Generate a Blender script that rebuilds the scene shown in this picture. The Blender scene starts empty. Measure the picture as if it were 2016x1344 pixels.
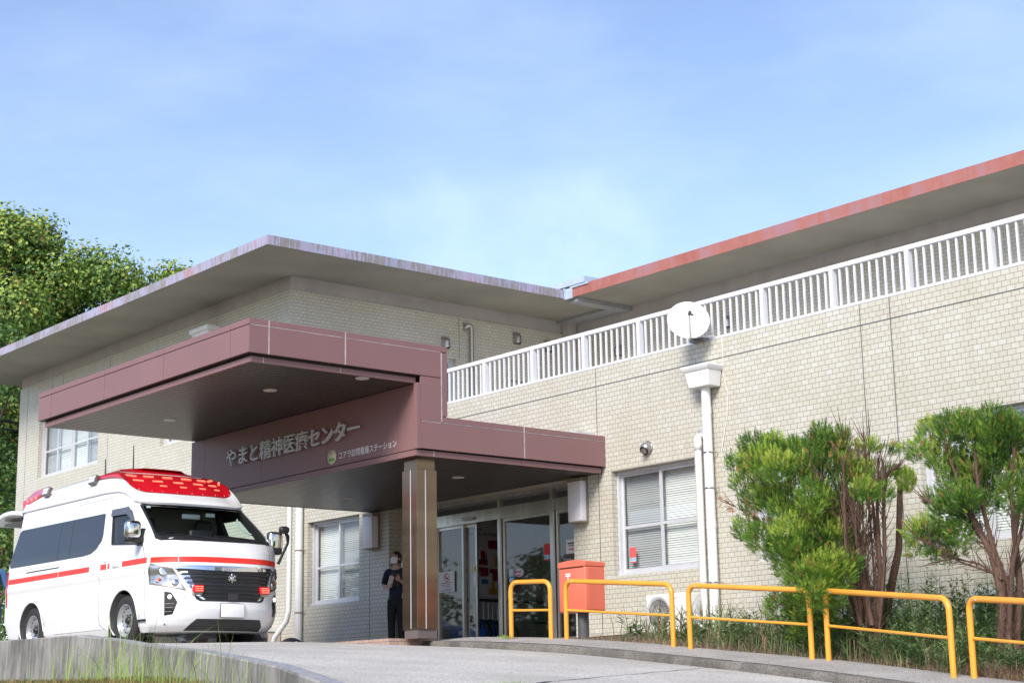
import bpy, bmesh, math, random
from mathutils import Vector, Matrix, noise
random.seed(7)
R = math.radians
scene = bpy.context.scene
COL = scene.collection

# ------------------------------------------------------------------ camera, world, sun, exposure
def basis(yaw, pitch, roll):
    cy, sy, cp, sp = math.cos(yaw), math.sin(yaw), math.cos(pitch), math.sin(pitch)
    f = Vector((sy*cp, cy*cp, sp)); r = Vector((cy, -sy, 0)); u = r.cross(f)
    c, s = math.cos(roll), math.sin(roll)
    return c*r+s*u, -s*r+c*u, f
_r, _u, _f = basis(R(39.65343882), R(12.32020451), R(-1.02077113))
cam = bpy.data.cameras.new('camera'); camo = bpy.data.objects.new('camera', cam); COL.objects.link(camo)
cam.sensor_width = 36.0; cam.lens = 36.0*3281.74663/2016.0; cam.clip_start = 0.1; cam.clip_end = 2000
camo.matrix_world = Matrix(((_r.x, _u.x, -_f.x, 0), (_r.y, _u.y, -_f.y, 0), (_r.z, _u.z, -_f.z, 0), (0, 0, 0, 1)))
scene.camera = camo
SUN_DIR = Vector((-0.76, -0.40, 0.66)).normalized()      # towards the sun: behind the camera, to its left
SUN_EL = math.asin(SUN_DIR.z); SUN_AZ = math.atan2(SUN_DIR.x, SUN_DIR.y)
w = bpy.data.worlds.new('World'); scene.world = w; w.use_nodes = True
nt = w.node_tree; nt.nodes.clear()
out = nt.nodes.new('ShaderNodeOutputWorld'); bg = nt.nodes.new('ShaderNodeBackground')
sky = nt.nodes.new('ShaderNodeTexSky'); sky.sky_type = 'NISHITA'; sky.sun_disc = False
sky.sun_elevation = SUN_EL; sky.sun_rotation = SUN_AZ; sky.air_density = 1.0; sky.dust_density = 0.6; sky.ozone_density = 2.4; sky.altitude = 100
tc = nt.nodes.new('ShaderNodeTexCoord'); mp = nt.nodes.new('ShaderNodeMapping'); mp.inputs['Scale'].default_value = (1.6, 1.6, 4.2)
mp.inputs['Rotation'].default_value = (0.35, 0.2, 0.5)
nz = nt.nodes.new('ShaderNodeTexNoise'); nz.inputs['Scale'].default_value = 2.6; nz.inputs['Detail'].default_value = 7; nz.inputs['Roughness'].default_value = 0.56
rp = nt.nodes.new('ShaderNodeValToRGB'); rp.color_ramp.elements[0].position = 0.42; rp.color_ramp.elements[1].position = 0.85
rp.color_ramp.elements[0].color = (0.0, 0.0, 0.0, 1); rp.color_ramp.elements[1].color = (0.24, 0.24, 0.24, 1)
# more cloud towards the horizon
sx = nt.nodes.new('ShaderNodeSeparateXYZ'); mr = nt.nodes.new('ShaderNodeMapRange')
mr.inputs['From Min'].default_value = 0.10; mr.inputs['From Max'].default_value = 0.50; mr.inputs['To Min'].default_value = 0.12; mr.inputs['To Max'].default_value = 0.0
ad = nt.nodes.new('ShaderNodeMath'); ad.operation = 'ADD'; ad.use_clamp = True
mx = nt.nodes.new('ShaderNodeMix'); mx.data_type = 'RGBA'
mx.inputs[7].default_value = (5.6, 6.4, 8.0, 1)
L = nt.links.new
L(tc.outputs['Generated'], mp.inputs['Vector']); L(mp.outputs[0], nz.inputs['Vector']); L(nz.outputs['Fac'], rp.inputs['Fac'])
L(tc.outputs['Generated'], sx.inputs[0]); L(sx.outputs['Z'], mr.inputs['Value']); L(rp.outputs['Color'], ad.inputs[0]); L(mr.outputs[0], ad.inputs[1])

for cdir, lo_, hi_, k_ in (((0.642, 0.720, 0.258), .9975, .9998, .12), ((0.580, 0.768, 0.268), .9982, .9999, .07)):
    vd = nt.nodes.new('ShaderNodeVectorMath'); vd.operation = 'DOT_PRODUCT'; vd.inputs[1].default_value = Vector(cdir).normalized(); L(tc.outputs['Generated'], vd.inputs[0])
    m1 = nt.nodes.new('ShaderNodeMapRange'); m1.inputs['From Min'].default_value = lo_; m1.inputs['From Max'].default_value = hi_; L(vd.outputs['Value'], m1.inputs['Value'])
    n1 = nt.nodes.new('ShaderNodeTexNoise'); n1.inputs['Scale'].default_value = 16; n1.inputs['Detail'].default_value = 6; L(tc.outputs['Generated'], n1.inputs['Vector'])
    m2 = nt.nodes.new('ShaderNodeMath'); m2.operation = 'MULTIPLY_ADD'; m2.inputs[1].default_value = 2.2; m2.inputs[2].default_value = -1.25; L(n1.outputs['Fac'], m2.inputs[0])
    m3 = nt.nodes.new('ShaderNodeMath'); m3.operation = 'MULTIPLY'; m2.inputs[2].default_value = -.55; L(m2.outputs[0], m3.inputs[0]); L(m1.outputs[0], m3.inputs[1])
    m4 = nt.nodes.new('ShaderNodeMapRange'); m4.interpolation_type = 'SMOOTHSTEP'; m4.inputs['From Min'].default_value = .18; m4.inputs['From Max'].default_value = .75; m4.inputs['To Max'].default_value = k_; L(m3.outputs[0], m4.inputs['Value'])
    a2 = nt.nodes.new('ShaderNodeMath'); a2.operation = 'ADD'; a2.use_clamp = True; L(ad.outputs[0], a2.inputs[0]); L(m4.outputs[0], a2.inputs[1]); ad = a2
L(ad.outputs[0], mx.inputs[0]); tn = nt.nodes.new('ShaderNodeMix'); tn.data_type = 'RGBA'; tn.blend_type = 'MULTIPLY'; tn.inputs[0].default_value = 1.0; tn.inputs[7].default_value = (1.02, 0.955, 0.985, 1)
L(sky.outputs[0], tn.inputs[6]); L(tn.outputs[2], mx.inputs[6]); L(mx.outputs[2], bg.inputs['Color']); L(bg.outputs[0], out.inputs[0])
bg.inputs['Strength'].default_value = 0.145
sl = bpy.data.lights.new('sun', 'SUN'); sl.energy = 3.2; sl.angle = R(24); sl.color = (1.0, 0.93, 0.84)
so = bpy.data.objects.new('sun', sl); COL.objects.link(so); so.rotation_euler = SUN_DIR.to_track_quat('Z', 'Y').to_euler(); so.location = (-20, -20, 40)
vs = scene.view_settings; vs.view_transform = 'Standard'; vs.look = 'None'; vs.gamma = 1.0; vs.use_curve_mapping = False; vs.exposure = 0.66
scene.cycles.max_bounces = 8; scene.cycles.transparent_max_bounces = 16
try: scene.cycles.use_denoising = True
except Exception: pass

# ------------------------------------------------------------------ materials
MATS = {}
def base_mat(name):
    m = bpy.data.materials.new(name); m.use_nodes = True
    b = m.node_tree.nodes['Principled BSDF']; MATS[name] = m
    return m, m.node_tree, b
def setin(b, **k):
    for n, v in k.items(): b.inputs[n.replace('_', ' ')].default_value = v
def mat(name, col, rough=0.5, metal=0.0, var=0.12, scale=6.0, stretch=(1, 1, 1), bump=0.0, bscale=40.0, spec=0.5, col2=None, coat=0.0, lo=0.35, hi=0.7, detail=5):
    """Procedural base: two tones mixed by noise in world space, optional fine bump."""
    m, t, b = base_mat(name); N = t.nodes.new
    c2 = col2 if col2 else tuple(max(0, c*(1-var)) for c in col)
    g = N('ShaderNodeNewGeometry'); mp = N('ShaderNodeMapping'); mp.inputs['Scale'].default_value = stretch
    nz = N('ShaderNodeTexNoise'); nz.inputs['Scale'].default_value = scale; nz.inputs['Detail'].default_value = detail
    rp = N('ShaderNodeValToRGB'); rp.color_ramp.elements[0].position = lo; rp.color_ramp.elements[1].position = hi
    rp.color_ramp.elements[0].color = (*c2, 1); rp.color_ramp.elements[1].color = (*col, 1)
    t.links.new(g.outputs['Position'], mp.inputs['Vector']); t.links.new(mp.outputs[0], nz.inputs['Vector'])
    t.links.new(nz.outputs['Fac'], rp.inputs['Fac']); t.links.new(rp.outputs['Color'], b.inputs['Base Color'])
    setin(b, Roughness=rough, Metallic=metal); b.inputs['Specular IOR Level'].default_value = spec; b.inputs['Coat Weight'].default_value = coat
    b.inputs['Coat Roughness'].default_value = 0.08
    if bump:
        n2 = N('ShaderNodeTexNoise'); n2.inputs['Scale'].default_value = bscale; n2.inputs['Detail'].default_value = 6
        bp = N('ShaderNodeBump'); bp.inputs['Strength'].default_value = bump; bp.inputs['Distance'].default_value = 0.02
        t.links.new(g.outputs['Position'], n2.inputs['Vector']); t.links.new(n2.outputs['Fac'], bp.inputs['Height']); t.links.new(bp.outputs[0], b.inputs['Normal'])
    return m
def emit(name, col, strength):
    m, t, b = base_mat(name); b.inputs['Base Color'].default_value = (*col, 1); b.inputs['Emission Color'].default_value = (*col, 1); b.inputs['Emission Strength'].default_value = strength
    return m
def glass(name, tint=(0.9, 0.95, 0.93), refl=1.0, dark=0.0, rough=0.02, ior=1.75):
    """Thin architectural pane: clear transmission mixed with a mirror reflection by Fresnel."""
    m = bpy.data.materials.new(name); m.use_nodes = True; t = m.node_tree; t.nodes.clear(); N = t.nodes.new; MATS[name] = m
    o = N('ShaderNodeOutputMaterial'); tr = N('ShaderNodeBsdfTransparent'); gl = N('ShaderNodeBsdfGlossy'); mix = N('ShaderNodeMixShader'); fr = N('ShaderNodeFresnel')
    tr.inputs[0].default_value = (*[c*(1-dark) for c in tint], 1); gl.inputs['Color'].default_value = (refl, refl, refl, 1); gl.inputs['Roughness'].default_value = rough
    fr.inputs['IOR'].default_value = ior; ge = N('ShaderNodeNewGeometry'); iv = N('ShaderNodeMath'); iv.operation = 'SUBTRACT'; iv.inputs[0].default_value = 1.0; mu = N('ShaderNodeMath'); mu.operation = 'MULTIPLY'
    t.links.new(ge.outputs['Backfacing'], iv.inputs[1]); t.links.new(fr.outputs[0], mu.inputs[0]); t.links.new(iv.outputs[0], mu.inputs[1]); t.links.new(mu.outputs[0], mix.inputs[0]); t.links.new(tr.outputs[0], mix.inputs[1]); t.links.new(gl.outputs[0], mix.inputs[2]); t.links.new(mix.outputs[0], o.inputs[0])
    return m
def leafmat(name, cols, rough=0.55, trans=0.25):
    """Leaf colour varied per leaf (random per island) with a little light coming through."""
    m, t, b = base_mat(name); N = t.nodes.new
    g = N('ShaderNodeNewGeometry'); rp = N('ShaderNodeValToRGB'); cr = rp.color_ramp
    while len(cr.elements) < len(cols): cr.elements.new(0.5)
    for i, c in enumerate(cols): cr.elements[i].position = i/(len(cols)-1); cr.elements[i].color = (*c, 1)
    nz = N('ShaderNodeTexNoise'); nz.inputs['Scale'].default_value = 2.4; nz.inputs['Detail'].default_value = 3
    mm = N('ShaderNodeMath'); mm.operation = 'MULTIPLY_ADD'; mm.inputs[1].default_value = 0.55
    m2 = N('ShaderNodeMath'); m2.operation = 'MULTIPLY_ADD'; m2.inputs[1].default_value = 1.5; m2.inputs[2].default_value = -0.52
    t.links.new(g.outputs['Position'], nz.inputs['Vector']); t.links.new(nz.outputs['Fac'], m2.inputs[0])
    t.links.new(g.outputs['Random Per Island'], mm.inputs[0]); t.links.new(m2.outputs[0], mm.inputs[2])
    t.links.new(mm.outputs[0], rp.inputs['Fac']); t.links.new(rp.outputs['Color'], b.inputs['Base Color']); setin(b, Roughness=rough)
    tl = N('ShaderNodeBsdfTranslucent'); ms = N('ShaderNodeMixShader'); ms.inputs[0].default_value = trans
    t.links.new(rp.outputs['Color'], tl.inputs['Color']); o = t.nodes['Material Output']
    t.links.new(b.outputs[0], ms.inputs[1]); t.links.new(tl.outputs[0], ms.inputs[2]); t.links.new(ms.outputs[0], o.inputs[0])
    return m
def tilemat(name, cols, mortar, tone=1.0):
    """Glazed wall tile, 118 x 70 mm module, running bond, laid from the parapet coping down."""
    m, t, b = base_mat(name); N = t.nodes.new; K = t.links.new
    g = N('ShaderNodeNewGeometry'); sp = N('ShaderNodeSeparateXYZ'); sn = N('ShaderNodeSeparateXYZ'); K(g.outputs['Position'], sp.inputs[0]); K(g.outputs['Normal'], sn.inputs[0])
    ab = N('ShaderNodeMath'); ab.operation = 'ABSOLUTE'; K(sn.outputs['X'], ab.inputs[0])
    gt = N('ShaderNodeMath'); gt.operation = 'GREATER_THAN'; gt.inputs[1].default_value = 0.6; K(ab.outputs[0], gt.inputs[0])
    mixu = N('ShaderNodeMix'); K(gt.outputs[0], mixu.inputs[0]); K(sp.outputs['X'], mixu.inputs[2]); K(sp.outputs['Y'], mixu.inputs[3])
    zz = N('ShaderNodeMath'); zz.operation = 'SUBTRACT'; zz.inputs[1].default_value = 5.02; K(sp.outputs['Z'], zz.inputs[0])
    cb = N('ShaderNodeCombineXYZ'); K(mixu.outputs[0], cb.inputs['X']); K(zz.outputs[0], cb.inputs['Y'])
    br = N('ShaderNodeTexBrick'); br.offset = 0.5; br.squash = 1.0
    for k, v in dict(Scale=1.0, Brick_Width=0.118, Row_Height=0.07, Mortar_Size=0.0037, Mortar_Smooth=0.15, Bias=0.0).items(): br.inputs[k.replace('_', ' ')].default_value = v
    br.inputs['Color1'].default_value = (0, 0, 0, 1); br.inputs['Color2'].default_value = (1, 1, 1, 1); br.inputs['Mortar'].default_value = (0.5, 0.5, 0.5, 1)
    K(cb.outputs[0], br.inputs['Vector'])
    rp = N('ShaderNodeValToRGB'); cr = rp.color_ramp
    while len(cr.elements) < len(cols): cr.elements.new(0.5)
    for i, c in enumerate(cols): cr.elements[i].position = i/(len(cols)-1); cr.elements[i].color = (*[x*tone for x in c], 1)
    K(br.outputs['Color'], rp.inputs['Fac'])
    # weathering: broad soft change of tone, faint vertical streaks
    nz = N('ShaderNodeTexNoise'); nz.inputs['Scale'].default_value = 0.9; nz.inputs['Detail'].default_value = 6; K(g.outputs['Position'], nz.inputs['Vector'])
    mp = N('ShaderNodeMapping'); mp.inputs['Scale'].default_value = (9, 9, 0.5); K(g.outputs['Position'], mp.inputs['Vector'])
    n3 = N('ShaderNodeTexNoise'); n3.inputs['Scale'].default_value = 1.0; n3.inputs['Detail'].default_value = 4; K(mp.outputs[0], n3.inputs['Vector'])
    r2 = N('ShaderNodeValToRGB'); r2.color_ramp.elements[0].position = 0.3; r2.color_ramp.elements[1].position = 0.62
    r2.color_ramp.elements[0].color = (0.94, 0.925, 0.885, 1); r2.color_ramp.elements[1].color = (1, 1, 1, 1); K(nz.outputs['Fac'], r2.inputs['Fac'])
    r3 = N('ShaderNodeValToRGB'); r3.color_ramp.elements[0].position = 0.28; r3.color_ramp.elements[1].position = 0.5
    r3.color_ramp.elements[0].color = (0.95, 0.94, 0.92, 1); r3.color_ramp.elements[1].color = (1, 1, 1, 1); K(n3.outputs['Fac'], r3.inputs['Fac'])
    mu = N('ShaderNodeMix'); mu.data_type = 'RGBA'; mu.blend_type = 'MULTIPLY'; mu.inputs[0].default_value = 1; K(rp.outputs['Color'], mu.inputs[6]); K(r2.outputs['Color'], mu.inputs[7])
    mu2 = N('ShaderNodeMix'); mu2.data_type = 'RGBA'; mu2.blend_type = 'MULTIPLY'; mu2.inputs[0].default_value = 1; K(mu.outputs[2], mu2.inputs[6]); K(r3.outputs['Color'], mu2.inputs[7])
    mo = N('ShaderNodeMix'); mo.data_type = 'RGBA'; K(br.outputs['Fac'], mo.inputs[0]); K(mu2.outputs[2], mo.inputs[6]); mo.inputs[7].default_value = (*mortar, 1)
    K(mo.outputs[2], b.inputs['Base Color'])
    rr = N('ShaderNodeMapRange'); rr.inputs['To Min'].default_value = 0.34; rr.inputs['To Max'].default_value = 0.9; K(br.outputs['Fac'], rr.inputs['Value']); K(rr.outputs[0], b.inputs['Roughness'])
    bp = N('ShaderNodeBump'); bp.invert = True; bp.inputs['Strength'].default_value = 0.5; bp.inputs['Distance'].default_value = 0.004; K(br.outputs['Fac'], bp.inputs['Height']); K(bp.outputs[0], b.inputs['Normal'])
    b.inputs['Specular IOR Level'].default_value = 0.35
    return m
def streakmat(name, cols, pos, rough=0.55, sc=(7, 7, 0.9), broad=None):
    """Weathered paint with vertical run-off streaks."""
    m, t, b = base_mat(name); N = t.nodes.new; K = t.links.new
    g = N('ShaderNodeNewGeometry'); mp = N('ShaderNodeMapping'); mp.inputs['Scale'].default_value = sc; K(g.outputs['Position'], mp.inputs['Vector'])
    nz = N('ShaderNodeTexNoise'); nz.inputs['Scale'].default_value = 2.2; nz.inputs['Detail'].default_value = 6; nz.inputs['Roughness'].default_value = 0.65; K(mp.outputs[0], nz.inputs['Vector'])
    n2 = N('ShaderNodeTexNoise'); n2.inputs['Scale'].default_value = 0.9; n2.inputs['Detail'].default_value = 4; K(g.outputs['Position'], n2.inputs['Vector'])
    a = N('ShaderNodeMath'); a.operation = 'MULTIPLY_ADD'; a.inputs[1].default_value = 0.55; K(n2.outputs['Fac'], a.inputs[0])
    a2 = N('ShaderNodeMath'); a2.operation = 'MULTIPLY'; a2.inputs[1].default_value = 0.45; K(nz.outputs['Fac'], a2.inputs[0]); K(a2.outputs[0], a.inputs[2])
    rp = N('ShaderNodeValToRGB'); cr = rp.color_ramp
    while len(cr.elements) < len(cols): cr.elements.new(0.5)
    for i, c in enumerate(cols): cr.elements[i].position = pos[i]; cr.elements[i].color = (*c, 1)
    K(a.outputs[0], rp.inputs['Fac']); K(rp.outputs['Color'], b.inputs['Base Color']); setin(b, Roughness=rough)
    return m

M_tile = tilemat('cream_tile', [(0.505, 0.482, 0.40), (0.52, 0.50, 0.423), (0.525, 0.505, 0.43), (0.53, 0.512, 0.44), (0.555, 0.542, 0.482), (0.515, 0.492, 0.41)], (0.215, 0.21, 0.195))
M_band = mat('painted_concrete_band', (0.42, 0.40, 0.385), 0.8, var=0.15, scale=2.0, bump=0.1)
M_soffit = mat('soffit_concrete', (0.30, 0.29, 0.25), 0.85, var=0.18, scale=0.9, bump=0.08, bscale=60)
M_fasciaA = streakmat('weathered_grey_fascia', [(0.10, 0.08, 0.06), (0.30, 0.32, 0.46), (0.22, 0.19, 0.16), (0.34, 0.35, 0.50), (0.36, 0.17, 0.15), (0.18, 0.14, 0.12)], [0.22, 0.38, 0.46, 0.53, 0.64, 0.8], sc=(9, 9, 0.7))
M_fasciaB = streakmat('salmon_fascia', [(0.09, 0.05, 0.04), (0.30, 0.095, 0.07), (0.34, 0.13, 0.11), (0.30, 0.16, 0.18), (0.32, 0.10, 0.07)], [0.22, 0.36, 0.5, 0.6, 0.78], sc=(3.4, 3.4, 0.9))
M_roof = mat('roof_membrane', (0.32, 0.32, 0.32), 0.9, scale=0.7)
M_brown = mat('brown_metal_panel', (0.235, 0.128, 0.128), 0.45, var=0.07, scale=1.2, bump=0.01, bscale=3, spec=0.35)
M_browndk = mat('panel_gap', (0.03, 0.02, 0.02), 0.7)
M_caulk = mat('pale_sealant', (0.52, 0.48, 0.48), 0.8, var=0.4, scale=9)
M_slat = mat('brown_ceiling_slat', (0.062, 0.050, 0.042), 0.36, var=0.15, scale=1.5)
M_bronze = mat('bronze_steel', (0.27, 0.205, 0.14), 0.27, 0.9, col2=(0.20, 0.15, 0.105), scale=1.2, stretch=(0.15, 0.15, 3), bump=0.015, bscale=200)
M_steel = mat('stainless_steel', (0.55, 0.53, 0.49), 0.28, 0.9, var=0.25, scale=2, stretch=(4, 4, 0.4))
M_steeldk = mat('dark_steel', (0.24, 0.22, 0.20), 0.35, 0.8, var=0.2, scale=3)
M_alu = mat('grey_aluminium', (0.62, 0.63, 0.66), 0.42, 0.25, var=0.08, scale=5)
M_white = mat('white_pvc', (0.80, 0.80, 0.79), 0.4, var=0.06, scale=3, stretch=(1, 1, 0.4))
M_rail = mat('white_painted_rail', (0.70, 0.71, 0.73), 0.4, var=0.07, scale=4)
M_blind = mat('blind_slat', (0.74, 0.75, 0.73), 0.5, var=0.05)
M_room = mat('dim_room', (0.30, 0.30, 0.29), 0.9)
M_pane = glass('window_pane', (0.93, 0.96, 0.95))
M_screen = mat('insect_screen', (0.40, 0.42, 0.44), 0.7)
M_lightbox = mat('milky_acrylic', (0.78, 0.76, 0.78), 0.35, var=0.04)
M_cap = mat('vent_steel', (0.50, 0.47, 0.44), 0.30, 0.85, var=0.2, scale=8)
M_black = mat('black_plastic', (0.018, 0.018, 0.02), 0.45, var=0.2, scale=10)
M_rubber = mat('tyre_rubber', (0.028, 0.027, 0.026), 0.8, var=0.25, scale=14, bump=0.15, bscale=60)
M_conc = streakmat('stained_concrete', [(0.06, 0.058, 0.055), (0.16, 0.156, 0.15), (0.28, 0.275, 0.265), (0.36, 0.355, 0.345)], [0.34, 0.44, 0.54, 0.66], 0.9, (6, 6, 1.1))
M_ctop = mat('wall_coping_concrete', (0.34, 0.34, 0.37), 0.9, var=0.4, scale=14, bump=0.3)
def groundmat(name, a, b_, c, sc1=1.3, sc2=180, bump=0.5):
    m, t, b = base_mat(name); N = t.nodes.new; K = t.links.new
    g = N('ShaderNodeNewGeometry'); n1 = N('ShaderNodeTexNoise'); n1.inputs['Scale'].default_value = sc1; n1.inputs['Detail'].default_value = 7
    n2 = N('ShaderNodeTexNoise'); n2.inputs['Scale'].default_value = sc2; n2.inputs['Detail'].default_value = 3
    for n in (n1, n2): K(g.outputs['Position'], n.inputs['Vector'])
    r1 = N('ShaderNodeValToRGB'); r1.color_ramp.elements[0].position = 0.33; r1.color_ramp.elements[1].position = 0.66
    r1.color_ramp.elements[0].color = (*a, 1); r1.color_ramp.elements[1].color = (*b_, 1); K(n1.outputs['Fac'], r1.inputs['Fac'])
    r2 = N('ShaderNodeValToRGB'); r2.color_ramp.elements[0].position = 0.34; r2.color_ramp.elements[1].position = 0.52
    r2.color_ramp.elements[0].color = (1, 1, 1, 1); r2.color_ramp.elements[1].color = (0, 0, 0, 1); K(n2.outputs['Fac'], r2.inputs['Fac'])
    mx = N('ShaderNodeMix'); mx.data_type = 'RGBA'; K(r2.outputs['Color'], mx.inputs[0]); K(r1.outputs['Color'], mx.inputs[6]); mx.inputs[7].default_value = (*c, 1)
    K(mx.outputs[2], b.inputs['Base Color']); setin(b, Roughness=0.92)
    bp = N('ShaderNodeBump'); bp.inputs['Strength'].default_value = bump; bp.inputs['Distance'].default_value = 0.01; K(n2.outputs['Fac'], bp.inputs['Height']); K(bp.outputs[0], b.inputs['Normal'])
    return m
M_road = groundmat('worn_concrete_road', (0.40, 0.382, 0.35), (0.54, 0.52, 0.485), (0.26, 0.248, 0.225), 0.9, 38)
M_walk = groundmat('concrete_walk', (0.30, 0.285, 0.265), (0.40, 0.385, 0.36), (0.16, 0.15, 0.14), 1.6, 55)
M_kerb = groundmat('kerb_concrete', (0.11, 0.10, 0.088), (0.22, 0.205, 0.18), (0.06, 0.056, 0.05), 3.0, 60)
M_soil = groundmat('dry_soil', (0.12, 0.085, 0.06), (0.22, 0.16, 0.12), (0.05, 0.035, 0.025), 3.0, 30)
M_grassg = groundmat('rough_grass_ground', (0.10, 0.12, 0.035), (0.22, 0.15, 0.07), (0.05, 0.06, 0.02), 1.5, 25)
M_pinktile = tilemat('pink_floor_tile', [(0.42, 0.30, 0.26), (0.48, 0.35, 0.30), (0.38, 0.27, 0.24)], (0.15, 0.13, 0.12))
M_tar = mat('tar_filler', (0.05, 0.05, 0.06), 0.7, var=0.5, scale=12)

# ------------------------------------------------------------------ mesh helpers
ORG = {}
def tag(o, label=None, cat=None, group=None, kind=None):
    if label: o['label'] = label
    if cat: o['category'] = cat
    if group: o['group'] = group
    if kind: o['kind'] = kind
    return o
def thing(name, loc, label, cat, group=None):
    o = bpy.data.objects.new(name, None); COL.objects.link(o); o.location = loc; o.empty_display_size = 0.1
    ORG[o.name] = Vector(loc); return tag(o, label, cat, group)
def ortho(d):
    d = Vector(d).normalized(); a = Vector((0, 0, 1)) if abs(d.z) < 0.9 else Vector((1, 0, 0))
    u = d.cross(a).normalized(); return u, d.cross(u).normalized()
class MB:
    def __init__(s): s.v = []; s.f = []; s.m = []; s.s = []
    def add(s, vs, fs, mi=0, sm=False):
        o = len(s.v); s.v += [tuple(x) for x in vs]
        for f in fs: s.f.append(tuple(i+o for i in f)); s.m.append(mi); s.s.append(sm)
        return s
    def box(s, x0, x1, y0, y1, z0, z1, mi=0):
        return s.add([(x0, y0, z0), (x1, y0, z0), (x1, y1, z0), (x0, y1, z0), (x0, y0, z1), (x1, y0, z1), (x1, y1, z1), (x0, y1, z1)],
                     [(0, 3, 2, 1), (4, 5, 6, 7), (0, 1, 5, 4), (1, 2, 6, 5), (2, 3, 7, 6), (3, 0, 4, 7)], mi)
    def rbox(s, x0, x1, y0, y1, z0, z1, r=0.02, mi=0, seg=2):
        bm = bmesh.new(); bmesh.ops.create_cube(bm, size=1)
        for v in bm.verts: v.co = Vector(((x0+x1)/2+v.co.x*(x1-x0), (y0+y1)/2+v.co.y*(y1-y0), (z0+z1)/2+v.co.z*(z1-z0)))
        bmesh.ops.bevel(bm, geom=list(bm.edges), offset=r, segments=seg, affect='EDGES', profile=0.5, clamp_overlap=True)
        s.bm(bm, mi, True); return s
    def bm(s, bm, mi=0, sm=False):
        bm.verts.index_update(); s.add([v.co[:] for v in bm.verts], [[v.index for v in f.verts] for f in bm.faces], mi, sm); bm.free(); return s
    def obox(s, c, ax, ay, az, mi=0):
        c, ax, ay, az = Vector(c), Vector(ax), Vector(ay), Vector(az)
        vs = [c+sx*ax+sy*ay+sz*az for sz in (-1, 1) for sx, sy in ((-1, -1), (1, -1), (1, 1), (-1, 1))]
        return s.add(vs, [(0, 3, 2, 1), (4, 5, 6, 7), (0, 1, 5, 4), (1, 2, 6, 5), (2, 3, 7, 6), (3, 0, 4, 7)], mi)
    def quad(s, a, b, c, d, mi=0): return s.add([a, b, c, d], [(0, 1, 2, 3)], mi)
    def prism(s, poly, vec, mi=0):
        n = len(poly); vec = Vector(vec); vs = [Vector(p) for p in poly]; vs = vs+[p+vec for p in vs]
        return s.add(vs, [tuple(range(n))[::-1], tuple(range(n, 2*n))]+[(i, (i+1) % n, n+(i+1) % n, n+i) for i in range(n)], mi)
    def tube(s, pts, r, n=8, mi=0, cap=True, sm=True):
        pts = [Vector(p) for p in pts]; k = len(pts); rs = r if isinstance(r, (list, tuple)) else [r]*k
        vs = []; fs = []; u = None
        for i, p in enumerate(pts):
            d = (pts[min(i+1, k-1)]-pts[max(i-1, 0)]).normalized()
            if u is None: u, _ = ortho(d)
            u = (u-d*u.dot(d)); u = u.normalized() if u.length > 1e-6 else ortho(d)[0]; v = d.cross(u)
            for j in range(n):
                a = 2*math.pi*j/n; vs.append(p+(u*math.cos(a)+v*math.sin(a))*rs[i])
        for i in range(k-1):
            for j in range(n): fs.append((i*n+j, i*n+(j+1) % n, (i+1)*n+(j+1) % n, (i+1)*n+j))
        s.add(vs, fs, mi, sm)
        if cap: s.add(vs[:n], [tuple(range(n))[::-1]], mi); s.add(vs[-n:], [tuple(range(n))], mi)
        return s
    def lathe(s, prof, o, ax, n=24, mi=0, sm=True, flat=()):
        """prof: (radius, height along ax)"""
        o, ax = Vector(o), Vector(ax).normalized(); u, v = ortho(ax); vs = []; fs = []; k = len(prof)
        for r, h in prof:
            for j in range(n):
                a = 2*math.pi*j/n; vs.append(o+ax*h+(u*math.cos(a)+v*math.sin(a))*max(r, 1e-5))
        for i in range(k-1):
            for j in range(n): fs.append((i*n+j, i*n+(j+1) % n, (i+1)*n+(j+1) % n, (i+1)*n+j))
        return s.add(vs, fs, mi, sm)
    def ell(s, c, rx, ry, rz, n=12, m=8, mi=0):
        c = Vector(c); vs = []; fs = []
        for i in range(m+1):
            t = math.pi*i/m
            for j in range(n):
                a = 2*math.pi*j/n; vs.append((c.x+rx*math.sin(t)*math.cos(a), c.y+ry*math.sin(t)*math.sin(a), c.z+rz*math.cos(t)))
        for i in range(m):
            for j in range(n): fs.append((i*n+j, (i+1)*n+j, (i+1)*n+(j+1) % n, i*n+(j+1) % n))
        return s.add(vs, fs, mi, True)
    def build(s, name, mats, parent=None, loc=None, bevel=0.0, fixn=False, sharp=None):
        me = bpy.data.meshes.new(name)
        root = parent
        while root is not None and root.parent is not None: root = root.parent
        off = ORG[root.name] if root is not None else (Vector(loc) if loc else Vector((0, 0, 0)))
        me.from_pydata([tuple(Vector(p)-off) for p in s.v], [], s.f)
        for mm in (mats if isinstance(mats, (list, tuple)) else [mats]): me.materials.append(mm)
        me.polygons.foreach_set('material_index', s.m); me.polygons.foreach_set('use_smooth', s.s); me.update()
        if fixn:
            bm = bmesh.new(); bm.from_mesh(me); bmesh.ops.remove_doubles(bm, verts=bm.verts, dist=1e-5); bmesh.ops.recalc_face_normals(bm, faces=bm.faces); bm.to_mesh(me); bm.free()
        if sharp is not None:
            try: me.set_sharp_from_angle(angle=R(sharp))
            except Exception: pass
        o = bpy.data.objects.new(name, me); COL.objects.link(o)
        if parent is not None: o.parent = parent
        else: o.location = off
        if bevel:
            b = o.modifiers.new('bevel', 'BEVEL'); b.width = bevel; b.segments = 2; b.limit_method = 'ANGLE'; b.angle_limit = R(40)
        return o
def kids(o): return [c for c in bpy.data.objects if c.parent == o]
def copy_tree(o, parent=None, cache=None):
    c = o.copy(); COL.objects.link(c)
    if parent is not None: c.parent = parent
    for ch in list(o.children): copy_tree(ch, c)
    return c
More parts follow.
